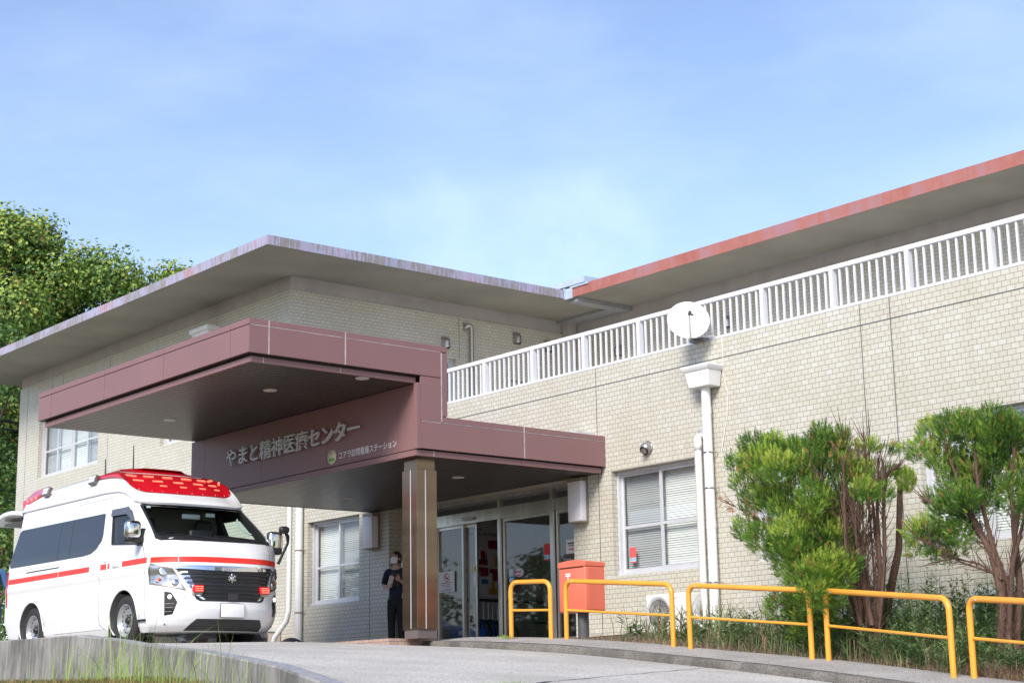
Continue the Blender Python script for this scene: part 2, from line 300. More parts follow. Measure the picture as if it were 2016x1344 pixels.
def text_mesh(body, place, width=None, height=None, extrude=0.0, off=0.0, align='LEFT'):
    """Letters as mesh, sized to width x height, placed by a 4x4 matrix (X along the line, Y up, Z out)."""
    cu = bpy.data.curves.new('t', 'FONT'); cu.body = body; cu.size = 1.0; cu.extrude = 0.0; cu.offset = off; cu.resolution_u = 4
    ob = bpy.data.objects.new('t', cu); COL.objects.link(ob)
    dg = bpy.context.evaluated_depsgraph_get(); dg.update()
    me = ob.evaluated_get(dg).to_mesh(); vs = [v.co.copy() for v in me.vertices]; fs = [tuple(p.vertices) for p in me.polygons]
    ob.evaluated_get(dg).to_mesh_clear(); COL.objects.unlink(ob); bpy.data.objects.remove(ob); bpy.data.curves.remove(cu)
    mb = MB()
    if not vs: return mb
    x0, x1 = min(v.x for v in vs), max(v.x for v in vs); y0, y1 = min(v.y for v in vs), max(v.y for v in vs)
    sx = width/(x1-x0) if width else (height/(y1-y0)); sy = height/(y1-y0) if height else sx
    P = [Vector(((v.x-x0)*sx, (v.y-y0)*sy, 0)) for v in vs]
    if extrude <= 0: mb.add([place @ p for p in P], fs); return mb
    bm = bmesh.new(); bv = [bm.verts.new(p) for p in P]
    for f in fs:
        try: bm.faces.new([bv[i] for i in f])
        except ValueError: pass
    bmesh.ops.remove_doubles(bm, verts=bm.verts, dist=1e-6)
    r = bmesh.ops.extrude_face_region(bm, geom=list(bm.faces))
    for g in r['geom']:
        if isinstance(g, bmesh.types.BMVert): g.co.z += extrude
    bmesh.ops.recalc_face_normals(bm, faces=bm.faces)
    for v in bm.verts: v.co = place @ v.co
    mb.bm(bm); return mb
def on_x(x, y, z): return Matrix(((0, 0, -1, x), (-1, 0, 0, y), (0, 1, 0, z), (0, 0, 0, 1)))      # reads on a face looking to -x
def on_y(x, y, z): return Matrix(((1, 0, 0, x), (0, 0, -1, y), (0, 1, 0, z), (0, 0, 0, 1)))       # reads on a face looking to -y
def wall(mb, axis, p, a0, a1, z0, z1, holes, depth, mi=0):
    """Wall face with openings: front on axis=p (looking to minus), reveals and a back face 'depth' behind."""
    A = sorted({a0, a1, *[h[0] for h in holes], *[h[1] for h in holes]}); Z = sorted({z0, z1, *[h[2] for h in holes], *[h[3] for h in holes]})
    P = (lambda q, a, z: (q, a, z)) if axis == 'x' else (lambda q, a, z: (a, q, z))
    def hole(a, z): return any(h[0] < a < h[1] and h[2] < z < h[3] for h in holes)
    for i in range(len(A)-1):
        for j in range(len(Z)-1):
            if hole((A[i]+A[i+1])/2, (Z[j]+Z[j+1])/2): continue
            q = [P(p, A[i], Z[j]), P(p, A[i+1], Z[j]), P(p, A[i+1], Z[j+1]), P(p, A[i], Z[j+1])]
            mb.add(q, [(0, 3, 2, 1) if axis == 'x' else (0, 1, 2, 3)], mi)
            q = [P(p+depth, A[i], Z[j]), P(p+depth, A[i+1], Z[j]), P(p+depth, A[i+1], Z[j+1]), P(p+depth, A[i], Z[j+1])]
            mb.add(q, [(0, 1, 2, 3) if axis == 'x' else (0, 3, 2, 1)], mi)
    for (b0, b1, c0, c1) in list(holes)+[(a0, a1, z0, z1)]:
        for u, v in (((b0, c0), (b1, c0)), ((b1, c0), (b1, c1)), ((b1, c1), (b0, c1)), ((b0, c1), (b0, c0))):
            mb.add([P(p, *u), P(p, *v), P(p+depth, *v), P(p+depth, *u)], [(0, 1, 2, 3)], mi)
    return mb
def lerp_t(tab, y):
    if y <= tab[0][0]: return tab[0][1]
    for (a, b), (c, d) in zip(tab, tab[1:]):
        if y <= c: return b+(d-b)*(y-a)/(c-a)
    return tab[-1][1]
def sstep(a, b, x):
    t = min(1, max(0, (x-a)/(b-a))); return t*t*(3-2*t)

# ------------------------------------------------------------------ ground, drive, kerb, walk
ZR = [(-30, -1.9), (-12, -1.7), (-4, -1.25), (0, -0.93), (5, -0.43), (8, -0.13), (9.5, 0.025), (10.44, 0.117), (11.24, 0.2), (12.05, 0.283), (13.15, 0.39), (13.84, 0.458), (14.69, 0.545), (15.5, 0.618),
      (16.6, 0.70), (17.65, 0.768), (18.77, 0.827), (19.6, 0.855), (20.5, 0.862), (24.5, 0.862), (26.2, 0.66), (60, 0.62), (140, 0.0)]
KX = [(-30, 4.0), (0, 8.4), (5, 10.6), (8, 12.0), (9.5, 12.62), (10.44, 12.95), (11.24, 13.15), (12.05, 13.3), (13.15, 13.45), (13.84, 13.5), (16.58, 13.5), (17.65, 13.6), (18.77, 13.9), (19.2, 13.95)]
WX = [(-30, -8), (0, -0.5), (6, 4.2), (8, 5.55), (10.33, 6.9), (12.41, 7.75), (14.08, 8.25), (15.34, 8.55), (16.42, 8.72), (17.66, 8.82), (18.79, 8.9), (20.2, 9.0), (21.9, 9.15), (30, 9.2)]
WZ = [(-30, -1.85), (0, -0.85), (6, -0.26), (8, -0.05), (10.33, 0.187), (12.41, 0.376), (14.08, 0.511), (15.34, 0.621), (16.42, 0.694), (17.66, 0.821), (18.79, 0.916), (20.2, 0.941), (21.9, 0.973), (30, 0.98)]
ZG = [(-40, -2.4), (-10, -1.8), (0, -1.35), (5, -0.72), (9, -0.2), (11, 0.02), (13, 0.19), (15, 0.28), (18, 0.345), (60, 0.36), (200, -0.5)]
def zr(x, y): return lerp_t(ZR, y)+0.04*math.exp(-((x-12.0)/1.3)**2-((y-19.3)/1.3)**2)
def zkerb(y): return lerp_t(ZR, y)+(0.092 if y < 16 else 0.092-0.02*(y-16)/2.8)
def zwalk(x, y): return zkerb(y)+0.065*min(1, max(0, (x-lerp_t(KX, y)-0.1)/0.75))
def sheet(name, mt, fx0, fx1, ys, nx, fz, kind='structure', mi=0):
    mb = MB(); vs = []
    for y in ys:
        a, b = fx0(y), fx1(y)
        for i in range(nx+1):
            x = a+(b-a)*i/nx; vs.append((x, y, fz(x, y)))
    fs = [(j*(nx+1)+i, j*(nx+1)+i+1, (j+1)*(nx+1)+i+1, (j+1)*(nx+1)+i) for j in range(len(ys)-1) for i in range(nx)]
    mb.add(vs, fs, 0, True); return tag(mb.build(name, mt), kind=kind)
def frange(a, b, n): return [a+(b-a)*i/n for i in range(n+1)]
sheet('ground', M_grassg, lambda y: -220, lambda y: 240, frange(-60, 30, 90)+frange(34, 400, 20), 60, lambda x, y: lerp_t(ZG, y)+0.03*math.sin(x*1.7)*math.sin(y*1.3))
sheet('driveway', M_road, lambda y: lerp_t(WX, y)+0.02, lambda y: (lerp_t(KX, y)+0.02 if y < 19.2 else 17.6 if y > 24 else 13.4), sorted(set(frange(-30, 60, 240)+[19.19, 19.21, 24.01])), 30, zr)
# kerb stone with a rounded nose, then the walk behind it
mb = MB(); ys = frange(-10, 18.85, 150); prof = [(0.0, -0.15, 0), (0.0, 0.62, 1), (0.015, 0.9, 1), (0.045, 1.0, 1), (0.16, 1.0, 1)]
vs = []
for y in ys:
    k = lerp_t(KX, y); z0 = lerp_t(ZR, y); h = zkerb(y)-z0
    for dx, t, _ in prof:
        j = noise.noise(Vector((k*3, y*5, t*4)))*0.006
        vs.append((k+dx+j, y, z0+h*t+j))
n = len(prof); mb.add(vs, [(j*n+i+1, j*n+i, (j+1)*n+i, (j+1)*n+i+1) for j in range(len(ys)-1) for i in range(n-1)], 0, True)
e = len(ys)-1; mb.add([vs[e*n+i] for i in range(n)]+[(vs[e*n+4][0], vs[e*n][1], vs[e*n][2])], [(0, 1, 2, 3, 4, 5)])
tag(mb.build('kerb', M_kerb), kind='structure')
sheet('sidewalk', M_walk, lambda y: lerp_t(KX, y)+0.155, lambda y: (14.38-0.9*sstep(12.2, 8.5, y) if y < 16.9 else 16.93), sorted(set(frange(-10, 18.85, 150)+[16.89, 16.91])), 14, lambda x, y: zwalk(x, y)-0.001)
def zbed(x, y): return lerp_t(ZR, y)+0.155+0.12*sstep(14.4, 16.9, x)+0.035*noise.noise(Vector((x*2.2, y*2.2, 0)))
sheet('planting_bed', M_soil, lambda y: 14.30-0.9*sstep(12.2, 8.5, y), lambda y: 16.94, frange(-4, 17.0, 110), 16, lambda x, y: zbed(x, y)-0.02)
# entrance landing in pink tile: a low step up from the drive
mb = MB(); mb.box(13.36, 20.6, 18.86, 24.6, 0.55, 0.93); o = tag(mb.build('entrance_landing', M_pinktile), kind='structure')
# tar-filled joint across the drive
mb = MB(); pts = [(7.6+0.5*i/8*1.25, 0) for i in range(9)]
def tarline(y0, y1, x0, x1, wd):
    vs = []; fs = []; n = 40
    for i in range(n+1):
        t = i/n; x = x0+(x1-x0)*t; y = y0+(y1-y0)*t+0.05*noise.noise(Vector((t*9, 3, 1))); q = wd*(0.5+0.9*abs(noise.noise(Vector((t*14, 7, 2)))))
        vs += [(x, y-q, zr(x, y-q)+0.004), (x, y+q, zr(x, y+q)+0.004)]
    fs = [(2*i, 2*i+2, 2*i+3, 2*i+1) for i in range(n)]
    mb.add(vs, fs)
tarline(10.55, 11.25, 8.35, 9.7, 0.045); tarline(11.25, 12.95, 9.7, 13.44, 0.012)
tag(mb.build('road_joint', M_tar), kind='structure')
# low concrete retaining wall along the left edge of the drive
mb = MB(); ys = frange(4, 30, 130); vs = []
for y in ys:
    x = lerp_t(WX, y); dx = (lerp_t(WX, y+.05)-lerp_t(WX, y-.05))/.1; nx, ny = 1/math.hypot(1, dx), -dx/math.hypot(1, dx); z = lerp_t(WZ, y)+0.004*noise.noise(Vector((0, y*6, 0)))
    for d, h in ((0.03, -0.3), (0.03, 0.0), (-0.11, -0.004), (-0.125, -0.02), (-0.15, -1.3)):
        vs.append((x+d*nx, y+d*ny, (z+h)))
n = 5; mb.add(vs, [(j*n+i, j*n+i+1, (j+1)*n+i+1, (j+1)*n+i) for j in range(len(ys)-1) for i in (0, 2, 3)], 0)
mb.add(vs, [(j*n+1, j*n+2, (j+1)*n+2, (j+1)*n+1) for j in range(len(ys)-1)], 1)
o = mb.build('retaining_wall', [M_conc, M_ctop], loc=(8.9, 18, 0.3), fixn=True); tag(o, 'low stained grey concrete retaining wall curving along the left edge of the drive', 'wall')

# ------------------------------------------------------------------ hospital building
XW, XU, XB, YB, ZS = 16.95, 25.16, 17.56, 28.25, 8.66
B = thing('hospital_building', (20, 22, 0.9), 'cream tiled two storey hospital with wide flat eaves and a long front terrace', 'building')
W1 = (16.44, 18.18, 1.84, 3.40); W2 = (24.84, 26.55, 1.87, 3.42); W3 = (13.68, 15.38, 1.84, 3.40); W4 = (9.05, 12.58, 1.82, 3.39); DOOR = (19.05, 23.92, 0.5, 3.39)
mb = MB(); wall(mb, 'x', XW, 3.0, 26.95, -0.6, 5.02, [W1, W2, W3, W4, DOOR], 0.33)
mb.box(XW+0.33, XB+3, 26.83, 26.95, 0.3, 4.6)
mb.build('tile_wall', M_tile, B)
mb = MB(); wall(mb, 'x', XU, 3.0, YB, 4.0, 8.36, [], 0.3); mb.build('tile_wall', M_tile, B)
WA = (36.82, 40.25, 5.85, 7.42); WA2 = (31.9, 33.68, 5.84, 7.42)
mb = MB(); wall(mb, 'x', XB, YB-0.02, 41.52, 0.2, 8.36, [WA, WA2], 0.3); mb.box(XB, XB+.3, 26.96, YB-.021, .2, 4.9); mb.build('tile_wall', M_tile, B)
WB = (20.55, 21.80, 5.9, 7.42); WB2 = (23.28, 23.90, 6.45, 7.12)
mb = MB(); wall(mb, 'y', YB-0.02, XB+0.301, XU-0.001, 0.2, 8.36, [WB, WB2], 0.3); mb.build('tile_wall', M_tile, B)
mb = MB(); mb.box(XB+.02, 34, 41.24, 41.51, 0.2, 8.36); mb.box(17.3, 34, 3.0, 3.2, -.5, 8.4); mb.box(33.8, 34, 3.2, 41.2, -.5, 8.4); mb.build('back_wall', M_tile, B)
# painted concrete beam under the eaves, set 20 mm behind the tile
mb = MB(); mb.box(XB+0.02, XB+0.3, YB, 41.5, 8.36, ZS); mb.box(XB+0.3, XU, YB, YB+0.3, 8.36, ZS); mb.box(XU+0.02, XU+0.3, 3.0, YB, 8.36, ZS); mb.build('eaves_beam', M_band, B)
# terrace deck behind the parapet, ground-floor ceiling
mb = MB(); mb.box(XW+0.33, XU, 3.2, YB-0.02, 4.30, 4.45); mb.build('terrace_deck', mat('pale_deck', (0.60, 0.59, 0.57), .8), B)
mb = MB(); mb.box(XW-0.004, XW+0.335, 3.0, 26.95, 5.02, 5.032); mb.build('parapet_coping', M_alu, B)
MB().box(XW+0.33, 33.8, 3.2, 18.7, -.2, -.1).build('floor_slab', M_room, B); MB().box(XB+.3, 33.8, 28.5, 41.2, 4.3, 4.5).build('floor_slab', M_room, B)
# movement joints
for y, z0, z1 in ((18.46, 0.9, 5.02), (13.36, 0.4, 5.02), (12.88, 0.4, 5.02), (24.51, 0.9, 3.39), (22.3, 4.0, 5.02)): MB().box(XW-0.003, XW+0.01, y-0.006, y+0.006, z0, z1).build('movement_joint', M_steeldk, B)
MB().box(XW-0.004, XW+0.01, 3.0, 26.9, 4.733, 4.746).build('movement_joint', M_steeldk, B)
for y, z0 in ((41.02, 3.0), (39.55, 7.6), (38.9, 7.6), (36.3, 5.0), (31.2, 7.7)): MB().box(XB-0.003, XB+0.01, y-0.006, y+0.006, z0, 8.34).build('movement_joint', M_steeldk, B)
MB().box(21.885, 21.897, YB-0.024, YB, 7.45, 8.34).build('movement_joint', M_steeldk, B)
# roof slabs with fascia
RX, RY = 15.93, 26.45
mb = MB(); mb.box(RX+0.02, 34.3, RY+0.02, 42.6, ZS, ZS+0.17); mb.box(23.51, 34.3, 2.0, RY+0.02, ZS, ZS+0.21); r = mb.build('roof', [M_soffit, M_roof], B)
mb = MB(); mb.box(RX, RX+0.02, RY, 42.6, ZS-0.012, ZS+0.175); mb.box(RX+0.02, 23.42, RY, RY+0.02, ZS-0.012, ZS+0.175); mb.build('fascia', M_fasciaA, r)
mb = MB(); mb.box(23.49, 23.51, 1.98, 26.24, ZS-0.012, ZS+0.225); mb.build('fascia', M_fasciaB, r)
mb = MB()
mb.box(23.42, 23.50, RY-0.02, RY+0.03, ZS-0.03, ZS+0.21); mb.box(23.465, 23.495, 26.24, 26.43, ZS-0.03, ZS+0.20)
mb.box(23.44, 23.95, 25.80, 26.95, ZS+0.24, ZS+0.37); mb.box(23.46, 23.50, 25.72, 26.3, ZS+0.19, ZS+0.235)
mb.build('gutter_box', mat('pale_blue_metal', (0.50, 0.58, 0.70), 0.4, 0.3, var=0.1), r)
mb = MB(); mb.box(23.56, XU, 26.16, 26.44, ZS-0.10, ZS-0.004); mb.box(24.75, XU, 26.44, YB, ZS-0.07, ZS-0.004); mb.build('soffit_beam', mat('grey_flashing', (0.36, 0.37, 0.39), 0.6, 0.2, var=0.2), r)

def window(axis, p, w, splits, bar=None, screen=(), blind_to=1.0, slat=0.034):
    """Aluminium sliding window set 110 mm into the wall: frame mesh with sash, pane and blind children."""
    a0, a1, z0, z1 = w; q = p+0.11
    def bx(mb, d0, d1, b0, b1, c0, c1, mi=0):
        if axis == 'x': mb.box(q+d0, q+d1, b0, b1, c0, c1, mi)
        else: mb.box(b0, b1, q+d0, q+d1, c0, c1, mi)
    f = 0.045; mb = MB()
    bx(mb, 0, .10, a0+.001, a0+f, z0+.001, z1-.001); bx(mb, 0, .10, a1-f, a1-.001, z0+.001, z1-.001); bx(mb, 0, .10, a0+f, a1-f, z0+.001, z0+f); bx(mb, 0, .10, a0+f, a1-f, z1-f, z1-.001)
    bx(mb, -0.03, 0, a0+.001, a1-.001, z0+.001, z0+.03)
    fr = mb.build('window', M_alu, B)
    E = [a0+f]+[a0+(a1-a0)*s for s in splits]+[a1-f]
    for i in range(len(E)-1):
        b0, b1 = E[i], E[i+1]; d = 0.02+0.035*(i % 2); s = 0.04; mb = MB(); c0, c1 = z0+f, z1-f
        bx(mb, d, d+.03, b0, b0+s, c0, c1); bx(mb, d, d+.03, b1-s, b1, c0, c1); bx(mb, d, d+.03, b0+s, b1-s, c0, c0+.06); bx(mb, d, d+.03, b0+s, b1-s, c1-s, c1)
        if bar: zb = z0+(z1-z0)*bar; bx(mb, d+.003, d+.027, b0+s, b1-s, zb-.02, zb+.02)
        mb.build('sash', M_alu, fr)
        mb = MB()
        P = (lambda dd, a, z: (q+dd, a, z)) if axis == 'x' else (lambda dd, a, z: (a, q+dd, z))
        mb.add([P(d+.014, b0+s*.5, c0+.03), P(d+.014, b1-s*.5, c0+.03), P(d+.014, b1-s*.5, c1-.02), P(d+.014, b0+s*.5, c1-.02)], [(0, 3, 2, 1) if axis == 'x' else (0, 1, 2, 3)])
        mb.build('pane', M_tint if i in screen else M_pane, fr)
    mb = MB(); z = z1-0.06
    while z > z0+0.03:
        for b0, b1 in ((a0+f, (a0+a1)/2-.004), ((a0+a1)/2+.004, a1-f)):
            t = 0.006*random.uniform(0.5, 1.5); h = slat*0.49
            if axis == 'x': mb.quad((q+.15-t, b0, z-h), (q+.15-t, b1, z-h), (q+.15+t, b1, z+h), (q+.15+t, b0, z+h))
            else: mb.quad((b0, q+.15-t, z-h), (b1, q+.15-t, z-h), (b1, q+.15+t, z+h), (b0, q+.15+t, z+h))
        z -= slat
    mb.build('blind', M_blind, fr)
    return fr
M_tint = glass('screened_pane', (0.80, 0.83, 0.84), 1.0, 0.12)
window('x', XW, W1, [0.49], 0.46, (1,)); window('x', XW, W2, [0.50], 0.45, (0,)); window('x', XW, W3, [0.5], 0.46); window('x', XW, W4, [0.25, 0.5, 0.75], 0.46, (0,))
window('x', XB, WA, [0.25, 0.5, 0.75], 0.44, (0, 3), slat=0.05); window('x', XB, WA2, [0.5], 0.44); window('y', YB-.02, WB, [0.5], None); window('y', YB-.02, WB2, [0.5], None, slat=0.06)

# ---- entrance: door wall set back, vestibule behind it
XD = 17.28
ev = MB(); ev.box(20.5, 20.6, 18.9, 24.1, 0.93, 3.3); ev.box(XD+.03, 20.5, 23.95, 24.1, 0.93, 3.3); ev.box(XD+.03, 20.5, 18.9, 19.0, 0.93, 3.3); ev.box(XD+.03, 20.6, 18.9, 24.1, 3.30, 3.4)
ev.box(XW+.331, XD, 23.925, 24.1, 0.93, 3.39); ev.build('vestibule_wall', mat('vestibule_paint', (0.52, 0.51, 0.52), 0.8), B)
fr = MB()
for y0, y1 in ((19.05, 19.10), (19.86, 19.93), (21.19, 21.25), (22.98, 23.04), (23.86, 23.92)): fr.box(XD-.05, XD+.05, y0, y1, .93, 3.39)
fr.box(XD-.04, XD+.04, 19.10, 23.86, 3.34, 3.385)
df = fr.build('door_frame', M_steel, B)
mb = MB(); mb.box(XD-.045, XD+.06, 21.25, 22.98, 3.0, 3.19); mb.box(XD-.045, XD+.06, 23.04, 23.86, 3.0, 3.19); mb.box(XD-.045, XD+.06, 19.93, 21.19, 3.0, 3.19); mb.box(XD-.045, XD+.06, 19.10, 19.86, 3.0, 3.19); mb.build('door_header', M_steel, df)
mb = MB(); mb.rbox(XD-.11, XD-.046, 21.87, 22.14, 3.05, 3.10, .008); mb.build('door_sensor', M_alu, df)
def leaf(y0, y1, x, z1=3.0, nm='glass_door'):
    mb = MB(); s = .045
    mb.box(x-.02, x+.02, y0, y0+s, .95, z1); mb.box(x-.02, x+.02, y1-s, y1, .95, z1); mb.box(x-.02, x+.02, y0+s, y1-s, .95, 1.03); mb.box(x-.02, x+.02, y0+s, y1-s, z1-.05, z1)
    o = mb.build(nm, M_steel, B); mb = MB(); mb.quad((x, y0+s, 1.03), (x, y0+s, z1-.05), (x, y1-s, z1-.05), (x, y1-s, 1.03)); mb.build('pane', M_door, o); return o
M_door = glass('door_pane', (0.72, 0.75, 0.74), 1.0, 0.15)
d1 = leaf(22.24, 22.97, XD+.03); leaf(21.93, 22.30, XD+.075); d2 = leaf(19.95, 21.17, XD+.02); leaf(19.11, 19.84, XD+.02)
tr = MB(); tr.quad((XD, 19.1, 3.19), (XD, 19.1, 3.34), (XD, 23.86, 3.34), (XD, 23.86, 3.19)); tr.build('pane', M_door, df)
# paper and stickers on the glass, writing as seen
M_paper = mat('white_paper', (0.76, 0.76, 0.76), 0.7, var=0.03); M_ink = mat('dark_ink', (0.04, 0.04, 0.04), 0.7); M_redink = mat('red_ink', (0.60, 0.03, 0.03), 0.6); M_pink = mat('magenta_ink', (0.62, 0.06, 0.32), 0.6); M_blue = mat('blue_print', (0.05, 0.32, 0.62), 0.6)
def card(name, y0, y1, z0, z1, x, m, par): return MB().box(x, x+.003, y0, y1, z0, z1).build(name, m, par)
c = card('no_smoking_notice', 22.49, 22.92, 1.90, 2.25, XD+.004, M_paper, d1)
mb = MB(); mb.lathe([(0.072, 0), (0.072, .002), (0.060, .002), (0.060, 0)], (XD+.003, 22.70, 2.145), (-1, 0, 0), 20); mb.obox((XD+.0015, 22.70, 2.145), (.001, 0, 0), (0, .05, .05), (0, .006, -.006)); mb.build('no_smoking_symbol', M_redink, d1)
mb = MB(); mb.box(XD+.001, XD+.0035, 22.66, 22.74, 2.13, 2.145); mb.build('cigarette_symbol', M_ink, d1)
mb = MB()
for k, z in enumerate((2.055, 1.99, 1.95, 1.925)): mb.box(XD+.001, XD+.0035, 22.55+.03*(k % 2), 22.86-.05*(k % 3), z, z+.008)
mb.build('notice_text', M_ink, d1); MB().box(XD+.001, XD+.0035, 22.60, 22.86, 2.022, 2.032).build('notice_text', M_redink, d1)
MB().box(XD-.06, XD-.052, 22.985, 23.03, 1.9, 2.3)
card('warning_strip', 21.95, 22.03, 1.95, 2.32, XD+.052, M_paper, B); card('warning_strip', 21.96, 22.02, 2.2, 2.29, XD+.0495, mat('yellow_print', (0.62, 0.45, 0.03), .6), B)
def security(x, y0, y1, z0, z1, par, m=None):
    m = m or M_redink; zm = z0+(z1-z0)*.33; s = card('security_sticker', y0, y1, zm, z1, x, m, par); card('security_sticker', y0, y1, z0+.02, zm, x, mat('pale_blue_print', (0.45, 0.62, 0.70), .6), par); card('security_sticker', y0, y1, z0, z0+.018, x, m, par)
    text_mesh('SECOM', on_x(x-.001, y1-.01, z0+.035), y1-y0-.02, zm-z0-.045).build('sticker_text', mat('navy_ink', (0.03, 0.07, 0.25), .6), par)
security(XD+.012, 19.985, 20.16, 2.24, 2.50, d2)
card('blue_notice', 20.93, 21.04, 1.95, 2.17, XD+.012, mat('pale_notice', (0.60, 0.68, 0.74), .6), d2); card('blue_notice', 20.93, 21.04, 2.02, 2.05, XD+.009, M_blue, d2)
mb = MB(); mb.lathe([(0.0001, .003), (0.115, .003), (0.115, 0), (.0001, 0)], (XD+.013, 20.79, 2.10), (-1, 0, 0), 20)
for i in range(len(mb.v)): v = mb.v[i]; mb.v[i] = (v[0], v[1], 2.10+(v[2]-2.10)*.62)
mb.build('defibrillator_sticker', M_paper, d2)
text_mesh('AED', on_x(XD+.009, 20.815, 2.085), .11, .05, off=.02).build('sticker_text', M_ink, d2)
mb = MB(); mb.prism([(XD+.0085, 20.86+.035*math.sin(t)**3*1.0, 2.108+.028*(13*math.cos(t)-5*math.cos(2*t)-2*math.cos(3*t)-math.cos(4*t))/16) for t in [2*math.pi*i/20 for i in range(20)]], (.003, 0, 0)); mb.build('heart_symbol', M_pink, d2)
MB().box(XD+.008, XD+.011, 20.74, 20.85, 2.045, 2.066).build('sticker_text', M_pink, d2)
c = card('paper_notice', 19.2, 19.62, 2.30, 2.52, XD+.006, M_paper, B); mb = MB(); mb.box(XD+.003, XD+.0055, 19.28, 19.58, 2.45, 2.47); mb.box(XD+.003, XD+.0055, 19.3, 19.58, 2.42, 2.43); mb.build('notice_text', M_ink, B); MB().box(XD+.003, XD+.0055, 19.3, 19.56, 2.36, 2.375).build('notice_text', M_redink, B)
security(XW+.152, 17.86, 17.99, 2.03, 2.26, B, mat('faded_red', (0.62, 0.10, 0.10), .6))
# site-plan panel on the vestibule side wall (reads on a face looking to -y)
YM = 23.95; M_map = mat('map_panel', (0.55, 0.54, 0.55), .6, var=.03)
mb = MB(); mb.box(18.35, 20.3, YM-.02, YM, 1.95, 3.25); sp = mb.build('site_plan', M_map, B)
mr_ = mat('map_crimson', (0.25, 0.01, 0.04), .6); my_ = mat('map_ochre', (0.45, 0.26, 0.02), .6); mbl = mat('map_blue', (0.02, 0.14, 0.36), .6)
def mapbox(m, L_):
    mb = MB()
    for x0, x1, z0, z1 in L_: mb.box(x0, x1, YM-.026, YM-.0201, z0, z1)
    mb.build('plan_block', m, sp)
mapbox(mr_, [(19.18, 19.6, 2.82, 2.98), (19.0, 19.1, 2.58, 2.78), (19.11, 19.14, 2.58, 2.75), (18.9, 19.16, 2.52, 2.62), (18.93, 19.17, 2.40, 2.48), (18.99, 19.17, 2.32, 2.40), (19.2, 19.55, 2.38, 2.46), (19.27, 19.45, 2.24, 2.38)])
mapbox(my_, [(18.78, 18.98, 2.36, 2.44), (18.80, 18.92, 2.44, 2.53), (18.82, 18.92, 2.04, 2.26), (19.24, 19.32, 2.06, 2.22), (19.18, 19.38, 1.99, 2.10), (19.32, 19.4, 2.5, 2.68)])
mapbox(mbl, [(19.01, 19.16, 2.18, 2.26)])
text_mesh('やまと精神医療センター', on_y(18.87, YM-.0205, 3.05), .78, .062).build('plan_text', M_ink, sp)
text_mesh('東方園', on_y(18.87, YM-.0205, 3.14), .16, .06).build('plan_text', M_ink, sp)
mb = MB(); mb.box(18.7, 18.84, YM-.023, YM-.0201, 3.085, 3.095); mb.box(18.7, 18.84, YM-.023, YM-.0201, 3.06, 3.07); mb.build('plan_text', M_ink, sp)
mb = MB(); mb.box(XD+.1, 20.5, YM-.03, YM, 1.86, 1.91); mb.build('dado_rail', M_black, B)

# ------------------------------------------------------------------ entrance canopy (porte-cochere)
CA = thing('entrance_canopy', (13.75, 18.67, 0.93), 'stepped brown metal entrance canopy with raised silver lettering and one bronze column', 'canopy')
C0, C1, Y0, Y1 = 10.76, 13.97, 18.29, 24.72
def panels_y(mb, y, segs, z0, z1, gap=.005, t=.03, mi=0):
    for a, b in segs: mb.box(a+gap, b-gap, y, y+t, z0+gap, z1-gap, mi)
def panels_x(mb, x, segs, z0, z1, gap=.005, t=.03, mi=0):
    for a, b in segs: mb.box(x, x+t, a+gap, b-gap, z0+gap, z1-gap, mi)
# dark core behind the panels
mb = MB(); mb.box(C0+.025, C1-.02, Y0+.025, Y1-.02, 4.50, 4.93); mb.box(C0+.09, 13.5, Y0+.09, Y1-.1, 4.47, 4.52); mb.box(13.53, C1-.02, Y0+.025, Y1-.02, 3.86, 4.50)
mb.box(13.53, XW, Y0+.025, 24.36, 3.50, 3.92); mb.box(13.6, XW-.05, Y0+.1, 24.3, 3.44, 3.52); mb.build('canopy_core', M_browndk, CA)
fa = MB()
sy = [(C0, 11.06), (11.06, 12.25), (12.25, C1)]; panels_y(fa, Y0, sy, 4.87, 4.96); panels_y(fa, Y0, [(C0, 11.06), (11.06, 12.25), (12.25, 13.86)], 4.50, 4.87)
panels_y(fa, Y0, [(13.86, C1)], 3.955, 4.87); panels_y(fa, Y0, [(13.50, 13.86)], 3.86, 4.50)
panels_y(fa, Y0, [(13.86, 15.36), (15.36, XW)], 3.87, 3.955); panels_y(fa, Y0, [(13.50, 15.36), (15.36, XW)], 3.48, 3.865)
sx_ = [(Y0, 18.76), (18.76, 20.59), (20.59, 22.42), (22.42, 24.25), (24.25, Y1)]
panels_x(fa, C0, sx_, 4.87, 4.96); panels_x(fa, C0, sx_, 4.50, 4.87)
for s in (0,):
    fa.box(C0+.03, C1-.001, Y1-.03, Y1, 4.505, 4.955); fa.box(C0+.03, C1-.005, Y0+.03, Y1-.03, 4.93, 4.955); fa.box(C1-.03, C1-.001, Y0+.03, Y1-.03, 3.965, 4.93); fa.box(C1-.001, XW, Y0+.03, 24.38, 3.92, 3.952)
    fa.box(13.535, XW, 24.36, 24.39, 3.40, 3.92)
fa.build('fascia_panel', M_brown, CA, bevel=.003)
